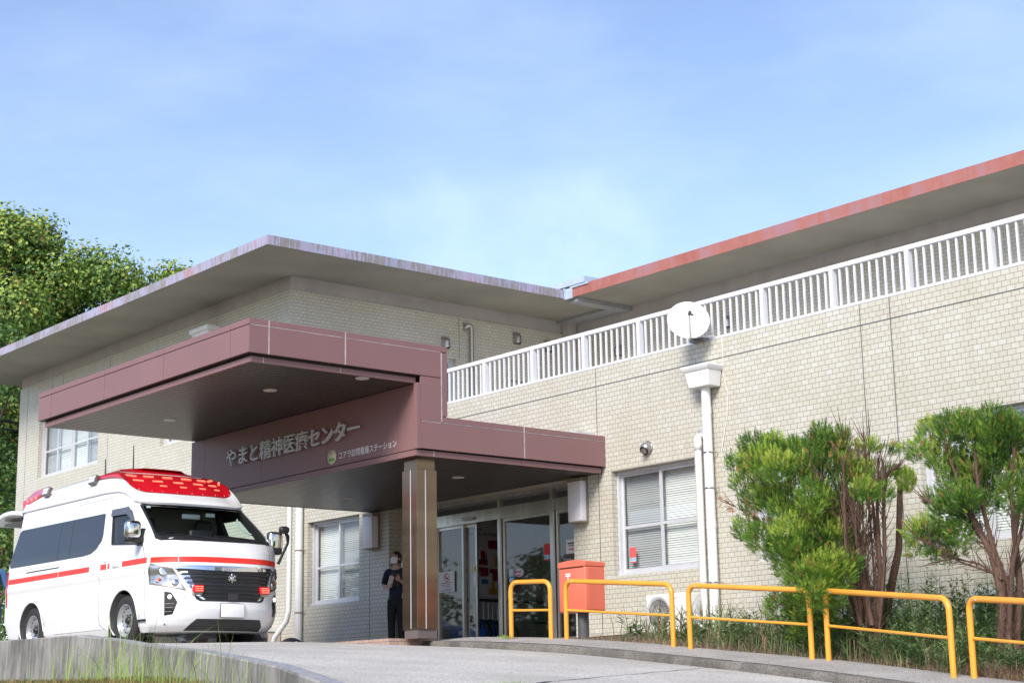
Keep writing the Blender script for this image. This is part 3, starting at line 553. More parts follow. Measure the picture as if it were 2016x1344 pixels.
# lower lips (set back), sign wall panels
lp = MB(); l2 = MB()
panels_y(lp, Y0+.07, [(C0+.07, 11.02), (11.02, 12.22), (12.22, 13.47)], 4.395, 4.475, .003); panels_x(lp, C0+.07, [(Y0+.1, 18.72), (18.72, 20.55), (20.55, 22.38), (22.38, 24.2), (24.2, Y1-.12)], 4.395, 4.475, .003)
panels_y(l2, Y0+.05, [(13.45, 13.76), (13.76, 15.34), (15.34, XW-.05)], 3.385, 3.47, .003); panels_x(l2, 13.45, [(Y0+.08, 18.8), (18.8, 20.58), (20.58, 22.42), (22.42, 24.39)], 3.385, 3.47, .003)
l2.box(13.49, XW-.05, 24.30, 24.33, 3.385, 3.47)
lp.build('fascia_lip', M_brown, CA, bevel=.002); l2.build('fascia_lip', M_brown, CA, bevel=.002)
sg = MB(); panels_x(sg, 13.47, [(18.37, 18.78), (18.78, 20.6), (20.6, 22.43), (22.43, 24.26), (24.26, 24.70)], 3.48, 4.395, .003); sg.box(13.44, 13.50, 18.29, 18.37, 3.48, 4.395)
sg.build('sign_wall', M_brown, CA)
# sealant lines that show pale on the front
mb = MB()
for x, z0, z1 in ((11.06, 4.505, 4.955), (12.25, 4.505, 4.955), (15.36, 3.485, 3.95), (13.863, 3.87, 4.86)): mb.box(x-.009, x+.009, Y0-.002, Y0+.02, z0, z1)
for x, z0, z1, yy in ((11.02, 4.40, 4.47, Y0+.066), (12.22, 4.40, 4.47, Y0+.066), (13.76, 3.39, 3.465, Y0+.046)): mb.box(x-.006, x+.006, yy, yy+.02, z0, z1)
for a, b, z in ((C0+.02, C1-.12, 4.8705), (13.88, XW-.01, 3.8675), (13.52, 13.85, 3.862)): mb.box(a, b, Y0-.0015, Y0+.02, z-.004, z+.004)
mb.build('sealant_joint', M_caulk, CA)
# slatted ceilings: ribs run along x
def ribs(x0, x1, y0, y1, z, pitch=.125):
    mb = MB(); y = y0
    while y < y1-.01:
        e = min(y+pitch-.024, y1); mb.box(x0, x1, y, e, z, z+.02); y += pitch
    mb.box(x0, x1, y0, y1, z+.014, z+.03, 1); return mb
ribs(C0+.10, 13.47, Y0+.10, Y1-.12, 4.40).build('slatted_ceiling', [M_slat, M_browndk], CA)
ribs(13.48, XW-.002, Y0+.08, 24.30, 3.392).build('slatted_ceiling', [M_slat, M_browndk], CA)
ribs(XW-.001, 17.26, 19.06, 23.91, 3.393).build('slatted_ceiling', [M_slat, M_browndk], CA)
M_dl = mat('downlight_diffuser', (0.60, 0.56, 0.52), 0.5)
for x, y, z in ((12.1, 19.96, 4.40), (12.11, 22.92, 4.40), (12.67, 18.50, 4.40), (15.36, 19.87, 3.392), (15.38, 22.87, 3.392)):
    mb = MB(); mb.lathe([(0.0001, -.006), (.075, -.004), (.092, -.008), (.098, 0), (.098, .01)], (x, y, z), (0, 0, 1), 24); mb.build('downlight', M_dl, CA)
# column with plinth and cap
cx0, cx1, cy0, cy1 = 13.58, 13.925, 18.50, 18.845
mb = MB(); mb.box(cx0, cx1, cy0, cy1, 1.045, 3.23); col = mb.build('column', M_bronze, CA, bevel=.004)
mb = MB(); mb.box(cx0+.02, cx1-.02, cy0+.02, cy1-.02, 3.23, 3.39); mb.build('column_cap', M_bronze, col)
mb = MB(); mb.box(cx0+.02, cx1-.02, cy0+.02, cy1-.02, .92, 1.045); mb.build('column_plinth', mat('granite_plinth', (0.17, 0.14, 0.14), .35, var=.35, scale=60), col)
mb = MB()
for yy in (18.64,): mb.box(cx0-.003, cx0+.01, yy, yy+.014, 1.05, 3.225)
for xx in (13.72,): mb.box(xx, xx+.014, cy0-.003, cy0+.01, 1.05, 3.225)
mb.build('column_joint', M_alu, col)
# sloping flashing where the step meets the wing
mb = MB(); mb.prism([(C1, 19.4, 3.953), (C1+.01, 19.4, 4.62), (C1+.42, 19.4, 3.953)], (0, 4.6, 0)); mb.build('step_flashing', M_brown, CA, fixn=True)
mb = MB(); mb.box(C1+.01, C1+.55, 18.62, 19.3, 3.953, 3.975); mb.build('drip_edge', M_white, CA)
mb = MB(); mb.box(16.55, 16.94, 18.50, 18.75, 3.953, 4.03); mb.build('roof_flashing', M_alu, CA)
# raised letters
M_let = mat('silver_letter', (0.56, 0.56, 0.55), .45, .2, var=.1)
text_mesh('やまと精神医療センター', on_x(13.44, 23.44, 3.815), 3.76, .295, extrude=.035, off=.012).build('sign_letters', M_let, CA)
mb = text_mesh('やまと精神医療センター', on_x(13.4655, 23.44, 3.815), 3.76, .295, off=-.004)
text_mesh('コアラ訪問看護ステーション', on_x(13.468, 20.27, 3.565), 1.45, .112, off=.01).build('sign_letters', mat('white_letter', (0.80, 0.80, 0.80), .5), CA)
mb = MB(); mb.lathe([(.0001, .003), (.112, .003), (.112, 0)], (13.469, 20.455, 3.625), (-1, 0, 0), 28); mb.build('round_emblem', mat('emblem_cream', (0.66, 0.62, 0.40), .5, var=.03), CA)
mb = MB(); mb.prism([(13.4648, 20.455-.075*math.cos(t), 3.565+(.05+.02*math.sin(3*t))*math.sin(t)) for t in [math.pi*i/12 for i in range(13)]], (.003, 0, 0)); mb.build('emblem_mound', mat('emblem_green', (0.08, 0.42, 0.05), .5), CA)

# ------------------------------------------------------------------ things fixed to or standing by the building
rl = thing('terrace_railing', (XW+.1, 16, 5.03), 'white metal terrace railing with upright bars along the parapet', 'railing')
MB().box(XW+.075, XW+.135, 6.2, 26.8, 5.60, 5.66).build('top_rail', M_rail, rl); MB().box(XW+.085, XW+.125, 6.2, 26.8, 5.045, 5.085).build('bottom_rail', M_rail, rl)
P0 = [11.38+1.2375*k for k in range(-4, 13)]
pm = None; bmesh_ = None
def same(name, src, parent, dy):
    o = bpy.data.objects.new(name, src.data); COL.objects.link(o); o.parent = parent; o.location = (0, dy, 0); return o
for y in P0:
    if pm is None: pm = MB().box(XW+.06, XW+.15, y-.03, y+.03, 5.033, 5.60).build('post', M_rail, rl)
    else: same('post', pm, rl, y-P0[0])
far = MB(); b0 = None
for i in range(len(P0)-1):
    for k in range(1, 10):
        y = P0[i]+1.2375*k/10
        if 10.1 < y < 22.5:
            if b0 is None: b0 = MB().box(XW+.092, XW+.118, y-.013, y+.013, 5.085, 5.60).build('baluster', M_rail, rl); yb = y
            else: same('baluster', b0, rl, y-yb)
        else: far.box(XW+.092, XW+.118, y-.013, y+.013, 5.085, 5.60)
tag(far.build('baluster_run', M_rail, rl), kind='stuff')

# satellite dish on the parapet
sd = thing('satellite_dish', (16.93, 16.1, 5.03), 'round white satellite dish clamped to the terrace parapet', 'satellite dish')
ax = Vector((-0.60, -0.72, 0.30)).normalized(); c = Vector((16.62, 16.13, 5.28)); prof = [(.0001, -.012)]+[(r, r*r*.42-.012) for r in (.08, .16, .24, .29)]+[(.298, .033), (.302, .028)]+[(r, r*r*.42-.03) for r in (.29, .2, .1, .0001)]
MB().lathe(prof, c, ax, 40).build('reflector', mat('dish_white', (0.82, 0.82, 0.81), .45, var=.02), sd)
u = Vector((0.72, -0.60, 0)).normalized(); dn = ax.cross(u); dn = -dn if dn.z > 0 else dn
mb = MB(); e = c+dn*.29; fpt = c+ax*.24+dn*.02; mb.tube([e+ax*.02, e+ax*.08, fpt], .010, 8); mb.build('feed_arm', M_steel, sd)
mb = MB(); mb.tube([fpt-ax*.03, fpt+ax*.035], .026, 12); mb.tube([fpt, fpt+u*.05-ax*.05], .014, 8); mb.build('receiver_head', M_black, sd)
mb = MB(); bk = c-ax*.03; mb.tube([bk, bk-ax*.07, bk-ax*.08+Vector((0, 0, -.16)), Vector((16.90, 16.28, 5.06))], .022, 10); mb.box(16.86, 17.0, 16.10, 16.36, 5.033, 5.075); mb.build('mount', M_steeldk, sd)
mb = MB(); mb.tube([fpt, fpt+dn*.12+ax*.02+u*.03, e+ax*.03+u*.02, Vector((16.92, 15.9, 5.06))], .004, 6); mb.build('cable', M_white, sd)
mb = MB(); mb.tube([(16.99, 15.9, 5.05), (16.94, 15.80, 5.03), (16.935, 15.79, 4.7), (16.935, 15.80, 4.5), (16.93, 15.72, 4.2), (16.935, 15.76, 3.9), (16.935, 15.9, 3.4)], .005, 6)
tag(mb.build('white_cable', M_white, loc=(16.94, 15.8, 3.4)), 'thin white cable hanging down the tiles beside the rain hopper', 'cable')

# wall vents
def hood_vent(n, kind, pos, label, s=1.0):
    t = thing('wall_vent', pos, label, 'vent', 'hooded steel wall vents'); x, y, z = pos
    prof = []; mb = MB(); k = 12; w_ = .092*s; d_ = .15*s
    rows = []
    for zz, sc in ((-.12, 1), (.02, 1), (.06, .95), (.09, .78), (.11, .5), (.118, .08)):
        ring = []
        for i in range(k+1):
            a = math.pi*i/k; ring.append((math.cos(a)*w_*(.6+.4*sc), math.sin(a)*d_*sc, zz*s))
        rows.append(ring)
    P = [(Vector((x+a, y-b, z+c_)) if kind == 'y' else Vector((x-b, y+a, z+c_))) for ring in rows for a, b, c_ in ring]
    mb.add(P, [(j*(k+1)+i, j*(k+1)+i+1, (j+1)*(k+1)+i+1, (j+1)*(k+1)+i) for j in range(5) for i in range(k)], 0, True); mb.build('hood', M_cap, t)
    mb = MB(); q = .105*s
    if kind == 'y': mb.box(x-q, x+q, y-.006, y-.0005, z-.13*s, z+.13*s); mb.box(x-.07*s, x+.07*s, y-.1*s, y-.006, z-.105*s, z-.095*s, 1)
    else: mb.box(x-.006, x-.0005, y-q, y+q, z-.13*s, z+.13*s); mb.box(x-.1*s, x-.006, y-.07*s, y+.07*s, z-.105*s, z-.095*s, 1)
    mb.build('back_plate', [M_cap, M_black], t)
yb = YB-.02
hood_vent(0, 'y', (21.50, yb, 7.74), 'hooded steel wall vent just above the brown canopy corner')
hood_vent(0, 'y', (23.52, yb, 8.09), 'hooded steel wall vent high on the wall to the right of the shiny pipe')
hood_vent(0, 'y', (24.45, yb, 8.02), 'hooded steel wall vent half hidden behind the railing near the inner roof corner')
hood_vent(0, 'x', (XU, 26.58, 7.72), 'hooded steel wall vent seen through the railing left of the satellite dish')
hood_vent(0, 'x', (XU, 23.22, 7.75), 'hooded steel wall vent seen through the railing right of the satellite dish')
t = thing('wall_vent', (XW, 17.37, 3.65), 'ball shaped steel wall vent with a louvred mouth above the ground floor window', 'vent')
mb = MB(); mb.lathe([(.105, 0), (.105, .01), (.09, .015), (.088, .04), (.08, .075), (.06, .105), (.03, .122), (.0001, .127)], (XW-.0005, 17.37, 3.65), (-1, 0, 0), 24)
mb.build('hood', M_cap, t)
mb = MB(); mb.lathe([(.0001, .0), (.07, .0), (.074, -.012)], (XW-.092, 17.37, 3.60), (-.72, 0, -.69), 20, 0)
for k in range(5): mb.obox((XW-.094-.007*k, 17.37, 3.622-.011*k), (.003, 0, .003), (0, .062-.004*abs(k-2), 0), (.003, 0, -.002), 1)
mb.build('louvre', [M_black, M_cap], t)

# downpipes
def pipe_label(o, l): return tag(o, l, 'downpipe')
t = thing('downpipe', (16.84, 16.06, 0.9), 'thick white downpipe with a flared rain hopper at its head', 'downpipe')
mb = MB(); mb.tube([(16.84, 16.06, .85), (16.84, 16.06, 4.40)], .066, 20); mb.lathe([(.066, 0), (.071, 0), (.071, .1), (.066, .1)], (16.84, 16.06, 3.95), (0, 0, 1), 20); mb.lathe([(.066, 0), (.071, 0), (.071, .1), (.066, .1)], (16.84, 16.06, 2.35), (0, 0, 1), 20); mb.build('pipe', M_white, t, sharp=40)
def frust(mb, x0, x1, y0, y1, z0, X0, X1, Yq0, Yq1, z1):
    mb.add([(x0, y0, z0), (x1, y0, z0), (x1, y1, z0), (x0, y1, z0), (X0, Yq0, z1), (X1, Yq0, z1), (X1, Yq1, z1), (X0, Yq1, z1)], [(0, 3, 2, 1), (4, 5, 6, 7), (0, 1, 5, 4), (1, 2, 6, 5), (2, 3, 7, 6), (3, 0, 4, 7)])
mb = MB(); frust(mb, 16.70, 16.94, 15.87, 16.25, 4.33, 16.66, 16.94, 15.83, 16.29, 4.55); frust(mb, 16.655, 16.945, 15.825, 16.295, 4.55, 16.62, 16.945, 15.79, 16.335, 4.60); mb.box(16.62, 16.945, 15.79, 16.335, 4.60, 4.635); mb.build('rain_hopper', M_white, t, bevel=.012)
mb = MB()
for z in (1.6, 2.9, 3.4): mb.lathe([(.068, 0), (.073, .0), (.073, .02), (.068, .02)], (16.84, 16.06, z), (0, 0, 1), 20); mb.tube([(16.86, 15.99, z+.01), (16.93, 15.965, z+.01)], .008, 6)
mb.build('bracket', M_steel, t)
t = thing('downpipe', (16.86, 16.27, 1.07), 'thin white drain pipe with an elbow, left of the thick downpipe', 'downpipe')
mb = MB(); mb.tube([(16.95, 16.27, 3.67), (16.90, 16.27, 3.67), (16.866, 16.27, 3.655), (16.86, 16.27, 3.60), (16.86, 16.27, 1.07)], [.048, .048, .05, .05, .046], 18); mb.lathe([(.046, 0), (.055, 0), (.055, .14), (.046, .14)], (16.86, 16.27, 3.47), (0, 0, 1), 18); mb.lathe([(.046, 0), (.052, 0), (.052, .03), (.046, .03)], (16.86, 16.27, 1.62), (0, 0, 1), 18); mb.build('pipe', M_white, t)
MB().lathe([(.0001, .002), (.075, .002), (.075, 0)], (16.949, 16.27, 3.72), (-1, 0, 0), 16).build('wall_plate', M_band, t)
t = thing('downpipe', (16.86, 26.72, .9), 'pair of white downpipes at the inner corner behind the ambulance', 'downpipe')
mb = MB(); mb.tube([(16.86, 26.70, .8), (16.86, 26.70, 5.0)], .068, 18); mb.build('pipe', M_white, t)
mb = MB(); mb.tube([(17.12, 27.45, 3.9), (17.12, 27.45, 1.85), (17.10, 27.50, 1.65), (16.98, 27.72, 1.35), (16.96, 27.76, 1.2), (16.96, 27.76, .75)], .05, 14); mb.build('pipe', M_white, t)
mb = MB()
for z in (1.75, 2.9): mb.lathe([(.069, 0), (.074, .0), (.074, .02), (.069, .02)], (16.86, 26.70, z), (0, 0, 1), 18); mb.tube([(16.88, 26.64, z+.01), (16.94, 26.6, z+.01)], .008, 6)
mb.build('bracket', mat('rusty_bracket', (0.25, 0.15, 0.10), .7, var=.4), t)
t = thing('steel_duct', (22.19, yb-.06, 4.45), 'shiny stainless steel duct rising up the upper wall behind the railing', 'duct')
mb = MB(); mb.tube([(22.08, yb, 8.16), (22.10, yb-.06, 8.19), (22.16, yb-.07, 8.2), (22.19, yb-.07, 8.15), (22.19, yb-.07, 4.45)], .045, 16); mb.build('pipe', M_steel, t); MB().box(22.0, 22.14, yb-.012, yb-.001, 8.06, 8.26).build('wall_plate', M_cap, t)
t = thing('corner_downpipe', (25.0, YB-.12, 4.45), 'white square downpipe in the inner corner of the upper storey', 'downpipe')
MB().box(24.94, 25.12, YB-.20, YB-.06, 4.45, 8.36).build('pipe', M_white, t, bevel=.01); MB().box(24.9, 25.155, YB-.24, YB-.03, 8.2, 8.6).build('outlet_box', M_band, t)

# wall lights: tall milky boxes
def wall_light(y0, y1, z0, z1, d, label):
    t = thing('wall_light', (XW, (y0+y1)/2, z0), label, 'wall light', 'tall milky wall lights either side of the entrance')
    MB().rbox(XW-d, XW-.03, y0+.01, y1-.01, z0+.02, z1-.05, .012).build('diffuser', M_lightbox, t); mb = MB(); mb.box(XW-d+.005, XW-.0005, y0, y1, z1-.05, z1); mb.box(XW-.03, XW-.0005, y0, y1, z0, z1-.05); mb.box(XW-d+.005, XW-.03, y0+.005, y1-.005, z0, z0+.02)
    mb.build('housing', mat('light_housing', (0.30, 0.25, 0.19), .45, .3), t)
wall_light(18.70, 19.02, 2.69, 3.37, .15, 'tall milky wall light on the tiled wall above the postbox')
wall_light(24.19, 24.50, 2.74, 3.37, .17, 'tall milky wall light beside the left window under the canopy')
mb = MB(); mb.rbox(17.20, 17.559, 31.0, 31.8, 8.02, 8.12, .02); mb.rbox(17.25, 17.559, 31.05, 31.75, 7.6, 8.02, .02); t = mb.build('white_box', M_white, loc=(17.4, 31.4, 7.6)); tag(t, 'white metal hood box fixed high on the left block above the canopy edge', 'box')

# air conditioner on its feet
t = thing('air_conditioner', (16.6, 16.63, .90), 'white outdoor air conditioner unit with a round fan grille under the window', 'air conditioner')
x0, x1, y0, y1, z0, z1 = 16.45, 16.75, 16.25, 17.01, .95, 1.48
MB().rbox(x0, x1, y0, y1, z0, z1, .015).build('casing', mat('ac_white', (0.76, 0.76, 0.74), .4, var=.05), t)
mb = MB(); cy, cz = 16.76, 1.215; mb.lathe([(.0001, .001), (.20, .001), (.215, .004), (.225, .012), (.235, .012), (.245, .001)], (x0, cy, cz), (-1, 0, 0), 32)
for i in range(len(mb.f)): mb.m[i] = 1 if i < 32 else 0
mb.build('fan_ring', [mat('ac_grey', (0.55, 0.55, 0.56), .5), M_black], t)
mb = MB()
for k in range(40):
    a = 2*math.pi*k/40; mb.tube([(x0-.006-.006*math.sin(math.pi*s), cy+math.cos(a+s*.9)*(.03+.17*s), cz+math.sin(a+s*.9)*(.03+.17*s)) for s in (0, .33, .66, 1)], .0035, 4, cap=False)
mb.lathe([(.0001, .014), (.035, .012), (.04, .004)], (x0, cy, cz), (-1, 0, 0), 16); mb.build('fan_grille', mat('ac_grille', (0.62, 0.62, 0.63), .5), t)
text_mesh('Panasonic', on_x(x0-.0012, 16.50, 1.405), .16, .022).build('logo', M_ink, t)
mb = MB(); mb.box(x0+.02, x1-.02, y0+.05, y0+.15, .80, .95); mb.box(x0+.02, x1-.02, y1-.16, y1-.06, .80, .95); mb.build('feet', M_band, t)
MB().rbox(x0+.05, x1-.04, y0-.05, y0+.01, 1.0, 1.18, .02).build('valve_cover', M_white, t)
mb = MB(); mb.tube([(16.62, 16.2, 1.12), (16.7, 16.12, 1.1), (16.78, 15.98, .98), (16.85, 15.9, .93)], .02, 8); mb.tube([(16.62, 16.2, 1.05), (16.72, 16.1, .98), (16.8, 15.95, .9)], .018, 8); mb.build('hose', M_white, t)
t = thing('louvre_panel', (XW-.02, 11.55, .7), 'grey louvred vent panel low on the wall behind the right hand shrub', 'vent')
mb = MB(); mb.box(XW-.03, XW-.001, 11.05, 11.97, 1.18, 1.24); mb.box(XW-.03, XW-.001, 11.91, 11.97, .6, 1.18); mb.box(XW-.03, XW-.001, 11.05, 11.11, .6, 1.18); mb.build('frame', M_alu, t)
mb = MB()
for k in range(19): mb.obox((XW-.018, 11.51, .62+.03*k), (.008, 0, .008), (0, .40, 0), (.0015, 0, -.0015))
mb.build('slats', M_cap, t)
mb = MB(); mb.box(XW-.0022, XW-.0005, 11.11, 11.91, .6, 1.18); mb.build('backing', M_black, t)

# postbox
t = thing('postbox', (15.03, 16.76, .80), 'red postbox on a grey pole with a white post mark', 'postbox')
M_red = mat('postbox_red', (0.74, 0.165, 0.10), .38, var=.10, scale=1.5, stretch=(1, 1, .3), coat=.3)
MB().rbox(14.85, 15.21, 16.49, 17.03, 1.20, 1.80, .03, 0, 3).build('body', M_red, t)
mb = MB(); x0, x1, y0, y1 = 14.845, 15.215, 16.485, 17.035; n = 10; vs = []
for i in range(n+1):
    a = i/n; yy = y0+(y1-y0)*a; hz = 1.865+.022*math.sin(math.pi*a)
    vs += [(x0, yy, 1.79), (x0, yy, hz), (x1, yy, hz-.01), (x1, yy, 1.79)]
mb.add(vs, [(4*i+j, 4*i+4+j, 4*i+4+(j+1) % 4, 4*i+(j+1) % 4) for i in range(n) for j in range(4)]+[(0, 1, 2, 3), (4*n+3, 4*n+2, 4*n+1, 4*n)], 0); mb.build('lid', M_red, t, bevel=.012, fixn=True)
MB().box(14.84, 14.86, 16.53, 16.99, 1.786, 1.794).build('slot', M_black, t)
mb = MB(); yc = 16.83; mb.box(14.846, 14.86, yc-.05, yc+.05, 1.70, 1.716); mb.box(14.846, 14.86, yc-.05, yc+.05, 1.675, 1.691); mb.box(14.846, 14.86, yc-.008, yc+.008, 1.62, 1.675); mb.build('post_mark', M_white, t)
MB().box(14.90, 15.19, 16.484, 16.489, 1.225, 1.775).build('side_door', M_red, t, bevel=.004)
MB().tube([(15.04, 16.76, .78), (15.04, 16.76, 1.21)], .075, 20).build('pole', mat('pole_grey', (0.10, 0.10, 0.11), .6, var=.2, scale=20), t)

# yellow hoop barriers along the walk
M_yel = mat('yellow_pipe', (0.83, 0.36, 0.035), .38, var=.10, scale=3, coat=.3, bump=.02, bscale=50)
def barrier(ax_, ay_, bx_, by_, label):
    za, zb = zwalk(ax_, ay_), zwalk(bx_, by_); H = .735; t = thing('hoop_barrier', (ax_, ay_, za), label, 'barrier', 'yellow hoop barriers along the walk')
    A, Bv = Vector((ax_, ay_, za)), Vector((bx_, by_, zb)); d = (Bv-A); Ln = d.length; d.normalize(); up = Vector((0, 0, 1)); r = .115; pts = [A-up*.03, A+up*(H-r)]
    for k in range(1, 7): a = math.pi/2*k/6; pts.append(A+up*(H-r)+d*r*(1-math.cos(a))+up*r*math.sin(a))
    for k in range(0, 7): a = math.pi/2*k/6; pts.append(Bv+up*(H-r)-d*r*(1-math.sin(a))+up*r*math.cos(a))
    pts += [Bv-up*.03]
    MB().tube(pts, .0305, 16).build('hoop', M_yel, t)
    MB().tube([A+up*.365+d*.03, Bv+up*.365-d*.03], .0165, 12).build('cross_bar', M_yel, t)
    pn = Vector((-d.y, d.x, 0)).normalized(); pn = pn if pn.x < 0 else -pn
    MB().obox(A+up*(H-.008)+d*(r+.03)+pn*.030, d*.014, up*.006, pn*.0015).build('maker_plate', M_alu, t)
    return t
barrier(14.19, 17.24, 14.26, 16.52, 'narrow yellow hoop barrier in front of the entrance doors')
barrier(14.29, 16.25, 14.26, 14.30, 'yellow hoop barrier in front of the red postbox and air conditioner')
barrier(14.22, 13.98, 14.12, 12.06, 'yellow hoop barrier partly covered by the leafy shrub')
barrier(14.13, 11.84, 13.40, 9.73, 'yellow hoop barrier between the two shrubs with weeds behind it')
barrier(13.44, 9.53, 12.75, 7.5, 'yellow hoop barrier at the right edge in front of the shrub trunk and dry grass')

# things by the block wall behind the ambulance
t = thing('cable_reel', (16.55, 26.35, .66), 'black cable reel with green marks lying by the downpipe foot', 'cable reel')
MB().lathe([(.0001, .16), (.27, .16), (.29, .13), (.29, .02), (.27, 0), (.0001, 0)], (16.55, 26.45, .99), (-.5, -.86, .05), 28).build('drum', M_black, t)
mb = MB(); c0 = Vector((16.55, 26.45, .99)); a_ = Vector((-.5, -.86, .05)).normalized(); u_, v_ = Vector((.86, -.5, 0)), Vector((0, 0, 1))
mb.lathe([(.0001, .003), (.05, .003), (.05, 0)], c0+a_*.161+u_*.09+v_*.17, a_, 14); mb.build('white_mark', M_white, t)
mb = MB(); mb.obox(c0+a_*.162-u_*.12+v_*.13, u_*.05, v_*.022, a_*.002); mb.obox(c0+a_*.162-u_*.10+v_*.18, u_*.035, v_*.012, a_*.002); mb.obox(c0+a_*.162+u_*.10+v_*.10, u_*.035, v_*.012, a_*.002); mb.build('green_mark', mat('green_print', (0.02, 0.42, 0.16), .5), t)
mb = MB(); mb.tube([c0-u_*.5+a_*.1+v_*.1, c0-u_*.42+a_*.12+v_*.2, c0-u_*.33+a_*.12+v_*.16, c0-u_*.28+a_*.1], .012, 8); mb.build('cable', M_alu, t)
t = thing('locker', (17.35, 28.6, .66), 'beige metal locker against the block wall beside the downpipes', 'locker')
MB().rbox(17.16, 17.54, 28.42, 28.95, .66, 1.50, .01).build('cabinet', mat('locker_beige', (0.52, 0.47, 0.42), .5), t); MB().box(17.14, 17.55, 28.40, 28.97, 1.50, 1.56).build('top', M_white, t)

# ------------------------------------------------------------------ inside the vestibule
M_bluecloth = mat('blue_cloth', (0.01, 0.13, 0.50), .6, var=.2)
def wheelchair(x, y, label):
    z = .93; t = thing('wheelchair', (x, y, z), label, 'wheelchair', 'folded wheelchairs in the vestibule')
    for s in (-.05, .05):
        mb = MB(); mb.tube([(x+s, y, z+.05), (x+s, y, z+.86), (x+s+.015, y, z+.90)], .011, 8); mb.tube([(x+s, y-.02, z+.45), (x+s, y-.35, z+.45), (x+s, y-.42, z+.10)], .011, 8); mb.build('side_frame', M_steel, t)
    mb = MB(); mb.tube([(x+.065, y, z+.905), (x+.19, y-.01, z+.915)], .017, 8); mb.build('hand_grip', M_black, t)
    mb = MB(); mb.tube([(x-.035, y, z+.905), (x+.05, y-.06, z+.915)], .017, 8); mb.build('hand_grip', M_black, t)
    mb = MB(); mb.box(x-.045, x+.045, y-.02, y-.005, z+.12, z+.55); mb.box(x-.02, x+.02, y-.34, y-.03, z+.28, z+.46); mb.build('seat_cloth', M_bluecloth, t)
    for s in (-.09, .09): mb = MB(); mb.lathe([(.265, -.012), (.285, -.012), (.285, .012), (.265, .012), (.265, -.012)], (x+s, y-.12, z+.285), (1, 0, 0), 28); mb.build('wheel', M_black, t)
    return t
wheelchair(18.33, 23.35, 'folded wheelchair with blue cloth, nearest the open glass door'); wheelchair(18.58, 23.40, 'folded wheelchair with black grips, second from the open door leaf')
wheelchair(18.83, 23.45, 'folded wheelchair in the middle of the parked row inside'); wheelchair(19.08, 23.5, 'folded wheelchair at the cart end of the parked row')
def cart(x, y, label):
    z = .93; t = thing('shopping_cart', (x, y, z), label, 'cart', 'dark wire carts in the vestibule'); mb = MB()
    for i in range(12): a = x-.25+.5*i/11; mb.tube([(a, y-.4, z+.92), (x+(a-x)*.75, y-.35, z+.5), (x+(a-x)*.75, y+.3, z+.5), (a, y+.4, z+.86)], .004, 4, cap=False)
    for k in range(7): zz = z+.5+.06*k; s = .19+.06*k/6; mb.tube([(x-s, y-.36, zz), (x+s, y-.36, zz), (x+s, y+.36, zz), (x-s, y+.36, zz), (x-s, y-.36, zz)], .004, 4, cap=False)
    mb.build('basket', M_black, t)
    mb = MB()
    for s in (-.2, .2): mb.tube([(x+s, y-.45, z+1.0), (x+s, y-.38, z+.55), (x+s, y-.28, z+.14), (x+s, y+.4, z+.12)], .012, 6)
    mb.build('frame', M_steeldk, t); MB().tube([(x-.24, y-.46, z+1.0), (x+.24, y-.46, z+1.0)], .017, 8).build('handle', M_black, t)
    for sx__, sy__ in ((-.2, -.28), (.2, -.28), (-.2, .4), (.2, .4)): MB().lathe([(.0001, -.015), (.06, -.015), (.06, .015), (.0001, .015)], (x+sx__, y+sy__, z+.06), (1, 0, 0), 14).build('wheel', M_black, t)
cart(19.45, 22.6, 'dark wire cart standing between the wheelchairs and the door post'); cart(19.1, 20.8, 'dark wire cart behind the right glass panel with the round sticker')
for k in range(2):
    z = .93+.2*k; t = thing('blue_crate', (18.02, 23.08, z), ('lower' if k == 0 else 'upper')+' blue plastic crate of the pair behind the glass with the no smoking notice', 'crate', 'blue crates behind the glass')
    mb = MB(); [mb.box(*b) for b in ((17.8, 18.25, 22.85, 23.3, z, z+.02), (17.8, 17.82, 22.85, 23.3, z, z+.19), (18.23, 18.25, 22.85, 23.3, z, z+.19), (17.82, 18.23, 22.85, 22.87, z, z+.19), (17.82, 18.23, 23.28, 23.3, z, z+.19))]; mb.build('shell', M_bluecloth, t)
    MB().box(17.795, 17.80, 22.9, 23.05, z+.07, z+.15).build('paper_tag', M_paper, t)

# ------------------------------------------------------------------ ambulance
AX, AY, AG = 11.26, 19.45, 0.864
AM = thing('ambulance', (AX, AY+2.6, AG), 'white high roof ambulance with red stripe, lit red roof beacons and its rear hatch raised', 'ambulance')
TF = [(.16, .20), (.22, .10), (.32, .035), (.44, 0), (.70, 0), (.80, .02), (1.0, .045), (1.12, .075), (1.22, .13), (1.32, .235), (1.40, .36), (1.55, .57), (1.91, 1.10), (2.15, 1.42)]
TW = [(.16, .88), (.25, .935), (.45, .965), (1.0, .965), (1.3, .95), (1.41, .94), (1.6, .90), (1.91, .835), (2.15, .825)]
TB = [(.16, .46), (.9, .50), (1.1, .45), (1.25, .36), (1.41, .25), (1.6, .18), (1.91, .12), (2.15, .10)]
TR = [(.16, 5.0), (.3, 5.14), (.5, 5.22), (1.0, 5.22), (1.3, 5.17), (1.85, 5.06), (2.15, 4.98)]
NB = 3.2
def sw(H): return lerp_t(TW, H)+(.012*math.sin(math.pi*(H-.9)/.12) if .9 < H < 1.02 else 0)
